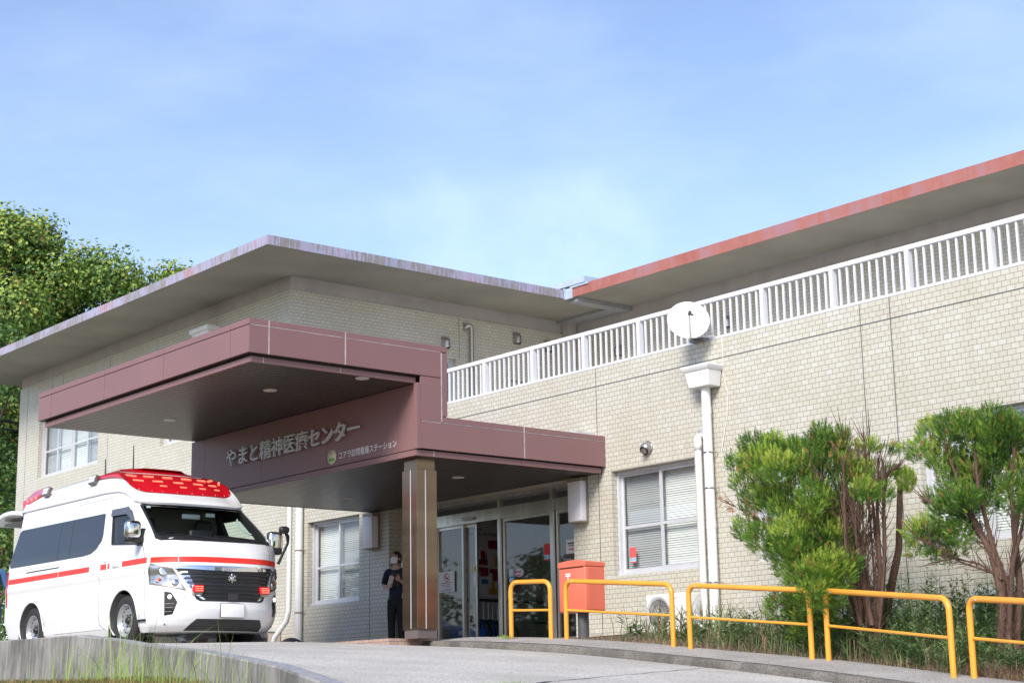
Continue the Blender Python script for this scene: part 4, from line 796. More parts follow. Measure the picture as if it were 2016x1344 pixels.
def fp(u, H, off=0.0):
    """Point on the front of the body: u = -1..1 across, H height above ground."""
    w_ = sw(H); x = u*w_; y = lerp_t(TF, H)+lerp_t(TB, H)*abs(u)**NB
    if off:
        dydx = lerp_t(TB, H)*NB*abs(u)**(NB-1)/w_*(1 if u > 0 else -1); dydz = (lerp_t(TF, H+.02)-lerp_t(TF, H-.02))/.04
        n_ = Vector((dydx, -1, dydz)).normalized(); return Vector((AX+x, AY+y, AG+H))+n_*off
    return Vector((AX+x, AY+y, AG+H))
def spt(side, s, H, off=0.0):
    """Point on the side of the body: side -1/+1, s metres back from the nose."""
    w_ = sw(H); yf, b = lerp_t(TF, H), lerp_t(TB, H); k = 1.0
    if s < yf+b: k = max(0, (s-yf)/b)**(1/NB)
    return Vector((AX+side*(w_*k+off), AY+s, AG+H))
def loop(H, inset=0.0, rear=None, nf=36, ns=40):
    w_, yf, b, yr = sw(H)-inset, lerp_t(TF, H)+inset*1.1, lerp_t(TB, H), (rear if rear else lerp_t(TR, H)-inset); P = []
    for i in range(nf): u = math.sin(-math.pi/2+math.pi*i/nf); u = .35*(-1+2*i/nf)+.65*u; P.append((u*w_, yf+b*abs(u)**NB))
    for i in range(ns): P.append((w_, yf+b+(yr-.18-yf-b)*i/ns))
    for i in range(nf//2): a = math.pi*i/(nf//2); P.append((w_*math.copysign(abs(math.cos(a))**.35, math.cos(a)), yr-.18+.18*math.sin(a)**.5))
    for i in range(ns): P.append((-w_, yr-.18+(yf+b-yr+.18)*i/ns))
    return [Vector((AX+x, AY+y, AG+H)) for x, y in P]
def loft(mb, loops, mi=0, sm=True, cap0=True, cap1=True):
    n = len(loops[0]); vs = [p for l in loops for p in l]
    mb.add(vs, [(j*n+i, j*n+(i+1) % n, (j+1)*n+(i+1) % n, (j+1)*n+i) for j in range(len(loops)-1) for i in range(n)], mi, sm)
    if cap0: mb.add(loops[0], [tuple(range(n))[::-1]], mi)
    if cap1: mb.add(loops[-1], [tuple(range(n))], mi)
M_vw = mat('ambulance_white', (0.76, 0.77, 0.78), .22, var=.03, scale=1.5, coat=.6)
M_vin = mat('ambulance_trim_dark', (0.035, 0.035, 0.038), .6, var=.2)
Hs = sorted({round(h, 4) for h in [.16, .19, .22, .27, .32, .38, .44, .94, .98, 1.02]+[.44+.055*k for k in range(1, 31)]+[2.14]+[p[0] for T_ in (TF, TW, TB, TR) for p in T_ if p[0] < 2.14]})
mb = MB(); loft(mb, [loop(H) for H in Hs]); body = mb.build('body', [M_vw, M_vin], AM, fixn=True, sharp=35)
def cutter(build):
    mb = MB(); build(mb); o = mb.build('cut', M_vin, AM, fixn=True); return o
cuts = []
for s in (1.21, 4.15):
    for sd_ in (-1, 1): cuts.append(cutter(lambda m: m.lathe([(.0001, 0), (.405, 0), (.405, .6), (.0001, .6)], (AX+sd_*.60, AY+s, AG+.335), (sd_, 0, 0), 40)))
cuts.append(cutter(lambda m: loft(m, [loop(H, .06, 1.95) for H in (.70, .9, 1.1, 1.25, 1.35, 1.41, 1.5, 1.6, 1.75, 1.9, 1.97)])))
ws = [(-.835, 1.435), (-.80, 1.41), (.80, 1.41), (.835, 1.435), (.762, 1.85), (.735, 1.875), (-.735, 1.875), (-.762, 1.85)]
cuts.append(cutter(lambda m: m.prism([(AX+a, AY+.1, AG+h) for a, h in ws], (0, 1.5, 0))))
dw = [(1.80, 1.83), (1.62, 1.40), (.93, 1.345), (.88, 1.365), (.92, 1.49), (1.26, 1.79), (1.36, 1.85), (1.76, 1.865)]
cuts.append(cutter(lambda m: m.prism([(AX-1.2, AY+a, AG+h) for a, h in dw], (2.4, 0, 0))))
for c_ in cuts:
    md = body.modifiers.new('cut', 'BOOLEAN'); md.operation = 'DIFFERENCE'; md.object = c_; md.solver = 'EXACT'
dg = bpy.context.evaluated_depsgraph_get(); dg.update(); me = bpy.data.meshes.new_from_object(body.evaluated_get(dg)); body.modifiers.clear(); body.data = me
for c_ in cuts: bpy.data.objects.remove(c_)
def patch(name, fn, poly, m, off=.004, thick=.004, du=.035, dh=.02, par=None, both=False):
    """A thin piece that follows the body: poly in (a, H), clipped into small cells and laid on the surface fn(a, H, offset)."""
    mb = MB()
    for mirror in ((1, -1) if both else (1,)):
        bm = bmesh.new(); f = bm.faces.new([bm.verts.new((a, h, 0)) for a, h in poly])
        a0, a1 = min(p[0] for p in poly), max(p[0] for p in poly); h0, h1 = min(p[1] for p in poly), max(p[1] for p in poly)
        k = math.floor(a0/du)+1
        while k*du < a1: bmesh.ops.bisect_plane(bm, geom=bm.verts[:]+bm.edges[:]+bm.faces[:], plane_co=(k*du, 0, 0), plane_no=(1, 0, 0)); k += 1
        k = math.floor(h0/dh)+1
        while k*dh < h1: bmesh.ops.bisect_plane(bm, geom=bm.verts[:]+bm.edges[:]+bm.faces[:], plane_co=(0, k*dh, 0), plane_no=(0, 1, 0)); k += 1
        src = [(v.co.x, v.co.y) for v in bm.verts]
        if thick > 0:
            r = bmesh.ops.extrude_face_region(bm, geom=bm.faces[:]); top = {g for g in r['geom'] if isinstance(g, bmesh.types.BMVert)}
        else: top = set(bm.verts)
        for v in bm.verts: a, h = v.co.x, v.co.y; v.co = fn(a*mirror, h, off if v in top else off-thick)
        bmesh.ops.recalc_face_normals(bm, faces=bm.faces); mb.bm(bm, 0, True)
    return mb.build(name, m, par or AM, sharp=30)
SR = lambda a, h, o: spt(-1, a, h, o); SL = lambda a, h, o: spt(1, a, h, o)
M_wsg = glass('windscreen', (0.80, 0.88, 0.84), 1.0, 0.0, ior=1.45)
M_dkglass = mat('privacy_glass', (0.012, 0.013, 0.016), .03, var=.05, spec=.9)
def inflate(poly, d): cx_ = sum(p[0] for p in poly)/len(poly); cy_ = sum(p[1] for p in poly)/len(poly); return [(a+math.copysign(d, a-cx_), h+math.copysign(d, h-cy_)) for a, h in poly]
def wsfn(a, h, o=0.0): return fp(a/sw(h), h, o)
g_ = patch('windscreen', wsfn, inflate(ws, .012), M_wsg, -.004, 0, .06, .03)
def ring(name, fn, outer, inner, m, off, thick, par=None):
    off += .006
    n = len(outer); mb = MB()
    for i in range(n):
        j = (i+1) % n; q = [outer[i], outer[j], inner[j], inner[i]]; K = 6
        for k in range(K):
            l = lambda p, r_, t: (p[0]+(r_[0]-p[0])*t, p[1]+(r_[1]-p[1])*t)
            a, b, c, d = l(q[0], q[1], k/K), l(q[0], q[1], (k+1)/K), l(q[3], q[2], (k+1)/K), l(q[3], q[2], k/K)
            V = [fn(*p, off) for p in (a, b, c, d)]+[fn(*p, off-thick) for p in (a, b, c, d)]
            mb.add(V, [(0, 1, 2, 3), (7, 6, 5, 4), (0, 4, 5, 1), (2, 6, 7, 3)], 0, False)
    return mb.build(name, m, par or AM, fixn=True)
ring('windscreen_seal', wsfn, [(-.87, 1.375), (-.82, 1.345), (.82, 1.345), (.87, 1.375), (.788, 1.875), (.76, 1.898), (-.76, 1.898), (-.788, 1.875)], ws, M_black, .004, .012)
for sd_, fn in ((-1, SR), (1, SL)):
    patch('door_glass', fn, inflate(dw, .012), M_wsg, -.010, 0); ring('window_frame', fn, inflate(dw, .022), dw, M_black, .003, .010)
    patch('wind_deflector', fn, [(1.83, 1.79), (1.83, 1.88), (1.34, 1.88), (1.22, 1.79), (.90, 1.51), (.94, 1.49), (1.27, 1.74), (1.37, 1.78)], mat('smoked_acrylic' if sd_ < 0 else 'smoked_acrylic_b', (0.08, 0.08, 0.10), .12, spec=.7), .02, .006)
    wd = patch('side_window', fn, [(4.86, 1.87), (4.92, 1.84), (5.03, 1.38), (5.02, 1.32), (4.97, 1.30), (2.50, 1.29), (2.27, 1.305), (2.10, 1.36), (1.98, 1.46), (1.97, 1.53), (2.04, 1.82), (2.06, 1.855)], M_dkglass, .004, .006, .12, .04)
    for s_ in (2.95, 3.35): patch('glass_joint', fn, [(s_, 1.31), (s_+.008, 1.31), (s_+.09, 1.855), (s_+.082, 1.855)], M_black, .0055, .003, par=wd)
    for k, (a, b) in enumerate(((.575, 1.28), (1.66, 1.71), (1.76, 1.92), (2.28, 3.27), (3.29, 5.02))): patch('red_stripe', fn, [(a, 1.055), (b, 1.055), (b, 1.128), (a, 1.128)], MATS.get('stripe_red') or mat('stripe_red', (0.74, 0.035, 0.018), .3, var=.04), .0035, .004)
    patch('panel_gap', fn, [(.60, .26), (.606, .26), (.606, 1.05), (.70, 1.25), (.84, 1.44), (.835, 1.45), (.69, 1.26), (.60, 1.06)], M_steeldk, .001, .004)
    patch('panel_gap', fn, [(1.935, .32), (1.942, .32), (1.942, 1.36), (1.90, 2.06), (1.893, 2.06), (1.935, 1.36)], M_steeldk, .001, .004)
    patch('panel_gap', fn, [(1.90, 2.06), (3.0, 2.06), (3.0, 2.055), (1.90, 2.055)], M_steeldk, .001, .004)
    patch('panel_gap', fn, [(1.94, .32), (1.78, .25), (1.78, .244), (3.6, .244), (3.6, .25), (1.79, .25)][:2]+[(1.785, .245), (1.95, .315)], M_steeldk, .001, .004)
    patch('panel_gap', fn, [(1.79, .245), (3.4, .245), (3.4, .25), (1.79, .25)], M_steeldk, .001, .004)
    patch('door_rail', fn, [(3.27, 1.185), (4.40, 1.185), (4.40, 1.20), (3.27, 1.20)], M_black, .003, .006); patch('panel_gap', fn, [(3.27, 1.235), (4.65, 1.235), (4.65, 1.239), (3.27, 1.239)], M_steeldk, .001, .004)
    # handles
    mb = MB(); H_ = spt(sd_, 2.12, 1.10); mb.rbox(H_.x-.03, H_.x+.03, H_.y-.035, H_.y+.035, H_.z-.10, H_.z+.10, .025); mb.build('door_handle', M_vw, AM); mb = MB(); H_ = spt(sd_, 1.46, 1.10); mb.rbox(H_.x-.022, H_.x+.022, H_.y-.10, H_.y+.10, H_.z-.045, H_.z+.045, .02); mb.build('door_handle', M_vw, AM)
    mb = MB()
    for k in range(4): q = spt(sd_, 1.80-.015*k, 1.16-.035*k, .004); mb.ell(q, .006, .011, .009, 8, 6)
    mb.build('hinge_bolts', M_black, AM)
    mb = MB(); q = spt(sd_, .70, .30); mb.rbox(q.x-.03, q.x+.03, q.y-.12, q.y+.1, q.z+.0, q.z+.03, .01); mb.build('side_step', M_black, AM)
    for s_ in (1.65, 4.60): mb = MB(); q = spt(sd_, s_, .30); mb.box(min(q.x, q.x-sd_*.22), max(q.x, q.x-sd_*.22), q.y-.008, q.y+.008, AG+.06, AG+.36); mb.build('mud_flap', M_black, AM)
    # arch lip
    for s_ in (1.21, 4.15):
        mb = MB(); pts = []
        for k in range(25):
            a = math.pi*(-.02+1.04*k/24); pts.append(spt(sd_, s_+.412*math.cos(a), .335+.412*math.sin(a), .002))
        mb.tube(pts, .010, 6); mb.build('arch_lip', M_vw, AM)
# front stripe, bonnet edge, lights, grille
patch('red_stripe', fp, [(-.985, 1.05), (-.72, 1.05), (-.72, 1.122), (-.985, 1.122)], MATS['stripe_red'], .0035, .004); patch('red_stripe', fp, [(-.71, 1.05), (.93, 1.05), (.93, 1.122), (-.71, 1.122)], MATS['stripe_red'], .0035, .004); patch('red_stripe', fp, [(.94, 1.05), (.99, 1.05), (.99, 1.122), (.94, 1.122)], MATS['stripe_red'], .0035, .004)
for sgn in (-1, 1): patch('panel_gap', fp, [(sgn*.715, 1.0), (sgn*.709, 1.0), (sgn*.80, 1.36), (sgn*.806, 1.36)], M_steeldk, .001, .004)
M_chrome = mat('chrome', (0.75, 0.75, 0.76), .06, 1.0, var=.03)
M_lens = glass('lamp_lens', (0.95, 0.96, 0.97), 1.0, .05)
M_refl = mat('lamp_reflector', (0.72, 0.72, 0.73), .16, .85, var=.35, scale=14)
M_amber = mat('amber_lens', (0.75, 0.16, 0.04), .2)
for sgn in (-1, 1):
    hl = patch('headlight', fp, [(sgn*.985, 1.03), (sgn*.985, .785), (sgn*.80, .735), (sgn*.655, .695), (sgn*.72, .85), (sgn*.775, .955), (sgn*.88, 1.0)], M_refl, .002, .012)
    ring('headlight_rim', fp, [(sgn*.99, 1.045), (sgn*.99, .77), (sgn*.645, .68), (sgn*.768, .968)], [(sgn*.982, 1.028), (sgn*.982, .788), (sgn*.668, .704), (sgn*.775, .952)], M_steeldk, .006, .012, hl)
    patch('lens', fp, [(sgn*.98, 1.025), (sgn*.98, .79), (sgn*.80, .74), (sgn*.67, .705), (sgn*.777, .95), (sgn*.88, .995)], M_lens, .022, 0, par=hl)
    mb = MB(); q = fp(sgn*.75, .775, .008); mb.lathe([(.0001, .012), (.035, .01), (.045, .004), (.05, 0)], q, (sgn*.35, -1, .05), 20); mb.build('projector', M_chrome, hl)
    mb = MB(); q = fp(sgn*.90, .83, .012); mb.ell(q, .022, .02, .022, 10, 8); mb.ell(fp(sgn*.925, .80, .01), .016, .014, .012, 8, 6); mb.build('indicator', M_amber, hl)
    mb = MB(); q = fp(sgn*.86, .92, .006); mb.lathe([(.0001, .002), (.05, .012), (.06, .004)], q, (sgn*.5, -1, .05), 18); mb.build('reflector_bowl', M_chrome, hl)
    fg = patch('fog_lamp_housing', fp, [(sgn*.865, .67), (sgn*.80, .655), (sgn*.735, .53), (sgn*.785, .375), (sgn*.865, .36)], M_black, .002, .006)
    mb = MB(); 
    for k in range(3): h_ = .41+.05*k; mb.tube([fp(sgn*(.79-.012*k), h_, .006), fp(sgn*.86, h_, .006)], .004, 5)
    mb.build('bars', M_steeldk, fg)
    mb = MB(); mb.lathe([(.0001, .010), (.020, .008), (.025, 0)], fp(sgn*.812, .60, .004), (sgn*.3, -1, 0), 16); mb.build('fog_lamp_glare', emit('fog_glow' if sgn < 0 else 'sun_glare_b', (1.0, .95, .82), 6), fg)  # emission stands in for the sun's glare on the fog lamp
    mb = MB(); mb.ell(fp(sgn*.66, .60, .002), .011, .008, .011, 8, 6); mb.build('parking_sensor', M_alu, AM)
gr = patch('grille', fp, [(-.70, .985), (.70, .985), (.735, .96), (.56, .66), (.52, .565), (.47, .54), (-.47, .54), (-.52, .565), (-.56, .66), (-.735, .96)], M_black, .003, .006)
patch('chrome_bar', fp, [(-.745, .955), (-.70, .965), (-.4, .945), (0, .935), (.4, .945), (.70, .965), (.745, .955), (.745, .985), (.70, 1.005), (-.70, 1.005), (-.745, .985)], M_chrome, .016, .014, par=gr)
mb = MB()
for k in range(7):
    h_ = .60+.05*k; ww = .50+.22*(h_-.58)/.4; mb.tube([fp(-ww+2*ww*i/14, h_, .010) for i in range(15)], .006, 6)
for k in range(4):
    h_ = .65+.085*k
    for i in range(34): u_ = (-.42+.84*i/33); mb.obox(fp(u_, h_, .006), (.007, 0, 0), (0, .003, 0), (0, 0, .016))
mb.build('grille_bars', mat('gloss_black', (0.03, 0.03, 0.033), .15, spec=.7), gr)
for sgn in (-1, 1):
    for k in range(6):
        h0 = .93-.055*k; u0, u1 = .725-.033*k, .615-.022*k
        patch('chrome_slat', fp, [(sgn*u0, h0), (sgn*u1, h0), (sgn*(u1-.012), h0-.034), (sgn*(u0-.02), h0-.034)], M_chrome, .010, .008, par=gr)
    patch('chrome_blade', fp, [(sgn*.56, .64), (sgn*.50, .64), (sgn*.40, .56), (sgn*.44, .56)], M_chrome, .009, .007, par=gr)
mb = MB(); q = fp(0, .845, .012)
for k in range(6): a = math.pi/6+math.pi*k/3; d = Vector((math.cos(a), 0, math.sin(a))); mb.obox(q+d*.034, d*.034, Vector((-d.z, 0, d.x))*.015, Vector((0, .008, 0))); mb.ell(q+d*.048, .022, .010, .022, 8, 6)
mb.lathe([(.0001, .014), (.028, .012), (.04, 0)], q, (0, -1, 0), 20); mb.build('star_emblem', M_chrome, gr)
mb = MB(); q = fp(.0, .60, .012); mb.box(q.x-.075, q.x+.075, q.y-.01, q.y+.01, q.z-.045, q.z+.045); mb.build('radar_cover', M_vin, gr)
M_led = emit('red_led', (1.0, .15, .09), 1.25); M_redlens = mat('red_lens', (0.62, 0.008, 0.02), .08, var=.10, scale=5, coat=.6)
for sgn in (-1, 1):
    q = fp(sgn*.505, .695, .03); mb = MB(); mb.rbox(q.x-.075, q.x+.075, q.y-.035, q.y+.03, q.z-.05, q.z+.05, .015); gl_ = mb.build('grille_beacon', M_redlens, AM)
    mb = MB()
    for i in range(6):
        for j in range(3): mb.ell((q.x-.05+.02*i, q.y-.036, q.z-.026+.026*j), .0075, .004, .009, 8, 6)
    mb.build('led_pattern', M_led, gl_); mb = MB(); mb.box(q.x-.06, q.x+.06, q.y-.01, q.y+.05, q.z-.075, q.z-.05); mb.build('bracket', M_steel, gl_)
mb = MB(); mb.rbox(AX-.172, AX+.168, AY-.03, AY-.012, AG+.335, AG+.51, .006); lp_ = mb.build('licence_plate', mat('plate_white', (0.82, 0.82, 0.82), .4, var=.02), AM); MB().box(AX-.178, AX+.174, AY-.012, AY+.004, AG+.328, AG+.517).build('plate_holder', M_steeldk, lp_)
patch('lower_intake', fp, [(-.63, .17), (.63, .17), (.60, .22), (.50, .315), (-.50, .315), (-.60, .22)], M_vin, .004, .01)
mb = MB(); mb.box(AX-.80, AX+.80, AY+.35, AY+5.0, AG+.24, AG+.40); mb.box(AX-.5, AX+.5, AY+.25, AY+4.6, AG+.19, AG+.26); mb.tube([(AX-.7, AY+1.21, AG+.33), (AX+.7, AY+1.21, AG+.33)], .05, 10); mb.tube([(AX-.7, AY+4.15, AG+.33), (AX+.7, AY+4.15, AG+.33)], .06, 10); mb.box(AX-.3, AX+.2, AY+1.3, AY+2.2, AG+.2, AG+.24); mb.build('underbody', M_vin, AM)
# wheels
M_rim = mat('rim_silver', (0.52, 0.53, 0.55), .35, .7, var=.15, scale=10)
for s_ in (1.21, 4.15):
    for sd_ in (-1, 1):
        o = Vector((AX+sd_*.745, AY+s_, AG+.338)); a = Vector((sd_, 0, 0))
        mb = MB(); mb.lathe([(.215, .185), (.25, .193), (.30, .190), (.325, .172), (.338, .14), (.338, .03), (.32, 0), (.20, 0)], o, a, 44)
        for k in range(3): mb.lathe([(.3385, .055+.035*k), (.340, .058+.035*k), (.340, .066+.035*k), (.3385, .069+.035*k)], o, a, 44)
        wh = mb.build('wheel', M_rubber, AM)
        mb = MB(); mb.lathe([(.218, .186), (.212, .19), (.203, .18), (.195, .12), (.185, .115), (.17, .135), (.14, .142), (.12, .135), (.10, .118), (.085, .118), (.0001, .118)], o, a, 44); rim = mb.build('rim', M_rim, wh)
        mb = MB(); 
        for k in range(16): t_ = 2*math.pi*k/16; c_ = o+a*.134+Vector((0, math.cos(t_), math.sin(t_)))*.163; mb.lathe([(.0001, .006), (.0145, .006), (.0145, -.004)], c_, a, 10)
        mb.build('rim_holes', M_black, wh); mb = MB(); mb.lathe([(.0001, .165), (.035, .163), (.05, .15), (.058, .12)], o, a, 20)
        for k in range(6): t_ = 2*math.pi*k/6; mb.lathe([(.0001, .02), (.011, .02), (.012, 0)], o+a*.117+Vector((0, math.cos(t_), math.sin(t_)))*.083, a, 8)
        mb.build('hub_cap', M_black, wh)
# raised roof
def caploop(t, off=0.0, s_lim=None, shrink=0.0):
    wc = lerp_t([(0, .838), (.05, .845), (.11, .828), (.45, .805), (.75, .745), (.92, .655), (1.0, .54)], t)+off-shrink
    yf = lerp_t([(0, 1.03), (.05, 1.015), (.12, 1.06), (.5, 1.42), (.8, 1.72), (.93, 1.89), (1.0, 2.08)], t)-off+shrink
    yr = lerp_t([(0, 5.03), (.5, 4.95), (.9, 4.80), (1.0, 4.65)], t)+off; b = .20; P = []
    def hb(s): return lerp_t([(1.1, 1.90), (1.2, 1.925), (1.34, 2.0), (1.5, 2.07), (1.7, 2.115), (2.1, 2.135)], s)
    def ht(s): return lerp_t([(1.8, 2.47), (2.3, 2.50), (3.3, 2.485), (4.9, 2.45)], s)
    nf, ns = 40, 40
    def pt(x, y): y0 = hb(y if abs(x) > .80*wc else .98); H = y0+(ht(y)-y0)*t; return Vector((AX+x, AY+y, AG+H))
    for i in range(nf):
        u = .35*(-1+2*i/nf)+.65*math.sin(-math.pi/2+math.pi*i/nf); y = yf+b*abs(u)**3.5; base = hb(yf+b)*max(0, (abs(u)-.7)/.3)**2+1.90*(1-max(0, (abs(u)-.7)/.3)**2)
        P.append(Vector((AX+u*wc, AY+y, AG+base+(ht(y)-base)*t)))
    for i in range(ns): y = yf+b+(yr-.12-yf-b)*i/ns; P.append(Vector((AX+wc, AY+y, AG+hb(y)+(ht(y)-hb(y))*t)))
    for i in range(16): a = math.pi*i/16; x = wc*math.copysign(abs(math.cos(a))**.4, math.cos(a)); y = yr-.12+.12*math.sin(a)**.6; P.append(Vector((AX+x, AY+y, AG+hb(y)+(ht(y)-hb(y))*t)))
    for i in range(ns): y = yr-.12+(yf+b-yr+.12)*i/ns; P.append(Vector((AX-wc, AY+y, AG+hb(y)+(ht(y)-hb(y))*t)))
    return P
mb = MB(); loft(mb, [caploop(t) for t in (0, .02, .05, .09, .13, .2, .3, .4, .5, .6, .7, .8, .87, .93, .97, 1.0)], cap0=False); cap = mb.build('raised_roof', M_vw, AM, fixn=True, sharp=50)
# front beacon: a band wrapped round the brow of the roof
ns_, nf_ = 40, 40
def band(t, off): P = caploop(t, off); k = 9; return P[-k:]+P[:nf_]+P[nf_:nf_+k+1]
def bandrow(f, off):
    rows = [band(t, off) for t in (.30, .40, .5, .6, .7, .8, .9, 1.0)]; n = len(rows[0]); out_ = []
    for i in range(n):
        v = abs(2*i/(n-1)-1); tb = .36+.10*v*v+.25*sstep(.55, .8, v)-.04; te = tb+(1.0-tb)*f; x = (te-.30)/.1; j = min(6, int(x)) if x > 0 else 0; q = x-j; out_.append(rows[j][i].lerp(rows[j+1][i], min(1, max(0, q))))
    return out_
rows = [bandrow(f, o_) for f, o_ in ((0, -.01), (0, .018), (.08, .03), (.3, .038), (.55, .04), (.75, .034), (.9, .02), (1.0, -.02))]
top = [p+Vector((0, 0, .03)) for p in rows[-1]]; n = len(rows[0]); cen = [Vector((p.x*.55+AX*.45, AY+2.0+.1*(p.y-AY-2), AG+2.53)) for p in top]
rows = rows[:-1]+[top, cen]
mb = MB(); mb.add([p for r_ in rows for p in r_], [(j*n+i, j*n+i+1, (j+1)*n+i+1, (j+1)*n+i) for j in range(len(rows)-1) for i in range(n-1)], 0, True)
for e in (0, n-1): mb.add([r_[e] for r_ in rows], [tuple(range(len(rows)))])
bc = mb.build('roof_beacon', M_redlens, AM, fixn=True, sharp=60)
led = MB()
def ledrow(f, i0, i1, cnt, hw, hh):
    P = bandrow(f, .043); Q = bandrow(min(1, f+.1), .040)
    for k in range(cnt):
        x = i0+(i1-i0)*k/(cnt-1); i = int(x); c_ = P[i].lerp(P[min(i+1, n-1)], x-i); d = (P[min(i+2, n-1)]-P[max(i-2, 0)]).normalized(); upv = (Q[i]-P[i]).normalized(); nn = d.cross(upv).normalized()
        for q in (-1.5, -.5, .5, 1.5): led.obox(c_+d*hw*q*.5, d*hw*.21, upv*hh, nn*.004)
ledrow(.74, n*.26, n*.76, 6, .075, .020); ledrow(.52, n*.29, n*.79, 6, .075, .020); ledrow(.32, n*.40, n*.68, 4, .05, .014)
led.build('led_pattern', M_led, bc)
for k in range(10):
    i = int(n*(.2+.062*k)); MB().ell(bandrow(.06, .030)[i], .006, .006, .006, 6, 5).build('lens_screw', M_alu, bc)
for sd_ in (-1, 1):
    mb = MB(); a0 = Vector((AX+sd_*.86, AY+4.70, AG+2.17)); x0 = AX+sd_*.50
    P = [(.81, 4.92, 2.18), (.80, 4.24, 2.36), (.73, 4.22, 2.46), (.67, 4.84, 2.46), (.79, 5.0, 2.30), (.28, 5.04, 2.18), (.28, 5.02, 2.32), (.28, 4.80, 2.46)]
    V = [Vector((AX+sd_*(a*1.005), AY+b+.02, AG+h+.02)) for a, b, h in P]; mb.add(V, [(0, 1, 4), (1, 2, 3, 4), (0, 4, 6, 5), (4, 3, 7, 6)], 0, False)
    V2 = [v+Vector((-sd_*.06, -.04, -.03)) for v in V]; mb.add(V2, [(0, 4, 1), (1, 4, 3, 2), (0, 5, 6, 4), (4, 6, 7, 3)], 0)
    mb.add(V+V2, [(0, 1, 9, 8), (1, 2, 10, 9), (2, 3, 11, 10), (3, 7, 15, 11), (5, 0, 8, 13)], 0)
    rb = mb.build('rear_beacon', M_redlens, AM)
    mb = MB()
    for k in range(3): q = V[1].lerp(V[4], .35+.2*k)+Vector((sd_*.004, 0, -.02)); mb.obox(q, (.003, 0, 0), (0, .035, .004), (0, 0, .018))
    mb.build('led_pattern', M_led, rb)
    for s_ in (4.12, 2.56):
        t_ = .66; q = Vector((AX+sd_*.79, AY+s_, AG+2.375)); nrm = Vector((sd_, 0, .35)).normalized(); uu = Vector((0, 1, 0)); vv = nrm.cross(uu); mb = MB(); mb.obox(q+nrm*.015, nrm*.028, uu*.10, vv*.068); sl_ = mb.build('strobe_lamp', M_steeldk, AM, bevel=.012)
        mb = MB(); mb.obox(q+nrm*.045, nrm*.004, uu*.086, vv*.054); ob_ = mb.build('lens', M_refl, sl_)
        mb = MB()
        for i in range(4):
            for j in range(2): mb.obox(q+nrm*.050+uu*(-.06+.04*i)+vv*(-.024+.048*j), nrm*.002, uu*.017, vv*.02)
        mb.build('cells', mat('clear_cells' if sd_ < 0 and s_ > 3 else 'clear_cells_', (0.80, 0.84, 0.86), .12), sl_)
for x_, s_, h_ in ((AX-.42, 3.0, .30), (AX-.20, 2.55, .46)):
    mb = MB(); b_ = Vector((x_, AY+s_, AG+2.47)); mb.tube([b_, b_+Vector((0, 0, .04)), b_+Vector((0, .01, h_))], [.02, .012, .007], 8); mb.build('antenna', M_black, AM)
# cab: dash, wheel, seats, partition, mirror
M_dash = mat('dash_grey', (0.09, 0.10, 0.11), .7); M_seat = mat('seat_beige', (0.32, 0.28, 0.24), .8)
mb = MB(); mb.box(AX-.82, AX+.82, AY+.70, AY+1.10, AG+1.05, AG+1.395); mb.box(AX-.80, AX+.80, AY+1.86, AY+1.90, AG+.75, AG+1.95, 1); mb.box(AX-.8, AX+.8, AY+.5, AY+1.9, AG+.74, AG+.78, 1); mb.build('dashboard', [M_dash, mat('partition', (0.18, 0.17, 0.16), .8)], AM)
for x_ in (AX-.45, AX+.45): mb = MB(); mb.rbox(x_-.25, x_+.25, AY+1.55, AY+1.72, AG+.95, AG+1.58, .06, 0, 3); mb.rbox(x_-.24, x_+.24, AY+1.2, AY+1.65, AG+.9, AG+1.02, .04); st = mb.build('seat', M_seat, AM); mb = MB(); mb.rbox(x_-.13, x_+.13, AY+1.58, AY+1.68, AG+1.60, AG+1.78, .045, 0, 3); mb.build('headrest', M_vin, st)
mb = MB(); c_ = Vector((AX-.45, AY+1.05, AG+1.36)); pts = [c_+Vector((.19*math.cos(t), -.06*math.sin(t), .16*math.sin(t))) for t in [2*math.pi*i/28 for i in range(29)]]; mb.tube(pts, .014, 8, cap=False); mb.obox(c_, (.17, 0, 0), (0, .012, 0), (0, 0, .02)); mb.build('steering_wheel', M_black, AM)
mb = MB(); mb.rbox(AX-.14, AX+.14, AY+1.16, AY+1.19, AG+1.74, AG+1.81, .02); mb.box(AX+.22, AX+.36, AY+1.15, AY+1.18, AG+1.78, AG+1.83); mb.build('cab_mirror', M_alu, AM)
mb = MB(); mb.rbox(AX-.1, AX+.28, AY+1.0, AY+1.08, AG+1.36, AG+1.58, .04); mb.build('console_screen', M_black, AM)
mb = MB(); q0, q1 = wsfn(.70, 1.56, -.06), wsfn(.66, 1.80, -.06); mb.tube([q0, q0.lerp(q1, .3)+Vector((-.06, 0, 0)), q0.lerp(q1, .7)+Vector((-.06, 0, 0)), q1], .014, 8); mb.build('grab_handle', mat('pale_grip', (0.45, 0.52, 0.50), .6), AM)
for a0_, a1_ in ((-.62, -.02), (.10, .72)):
    mb = MB(); mb.tube([wsfn(a1_, 1.37, .012), wsfn((a0_+a1_)/2, 1.395, .02), wsfn(a0_, 1.425, .014)], [.012, .010, .006], 6); mb.tube([wsfn(max(-.76, a0_-.15), 1.43, .010), wsfn(a1_-.25, 1.40, .012)], .007, 6); mb.build('wiper', M_black, AM)
mb = MB(); mb.box(*[c for c in (AX-.72, AX-.66, wsfn(-.69, 1.86, .0).y-.004, wsfn(-.69, 1.86).y+.001, AG+1.845, AG+1.87)]); mb.build('inspection_sticker', mat('sticker_pale', (0.55, 0.75, 0.78), .5), AM)
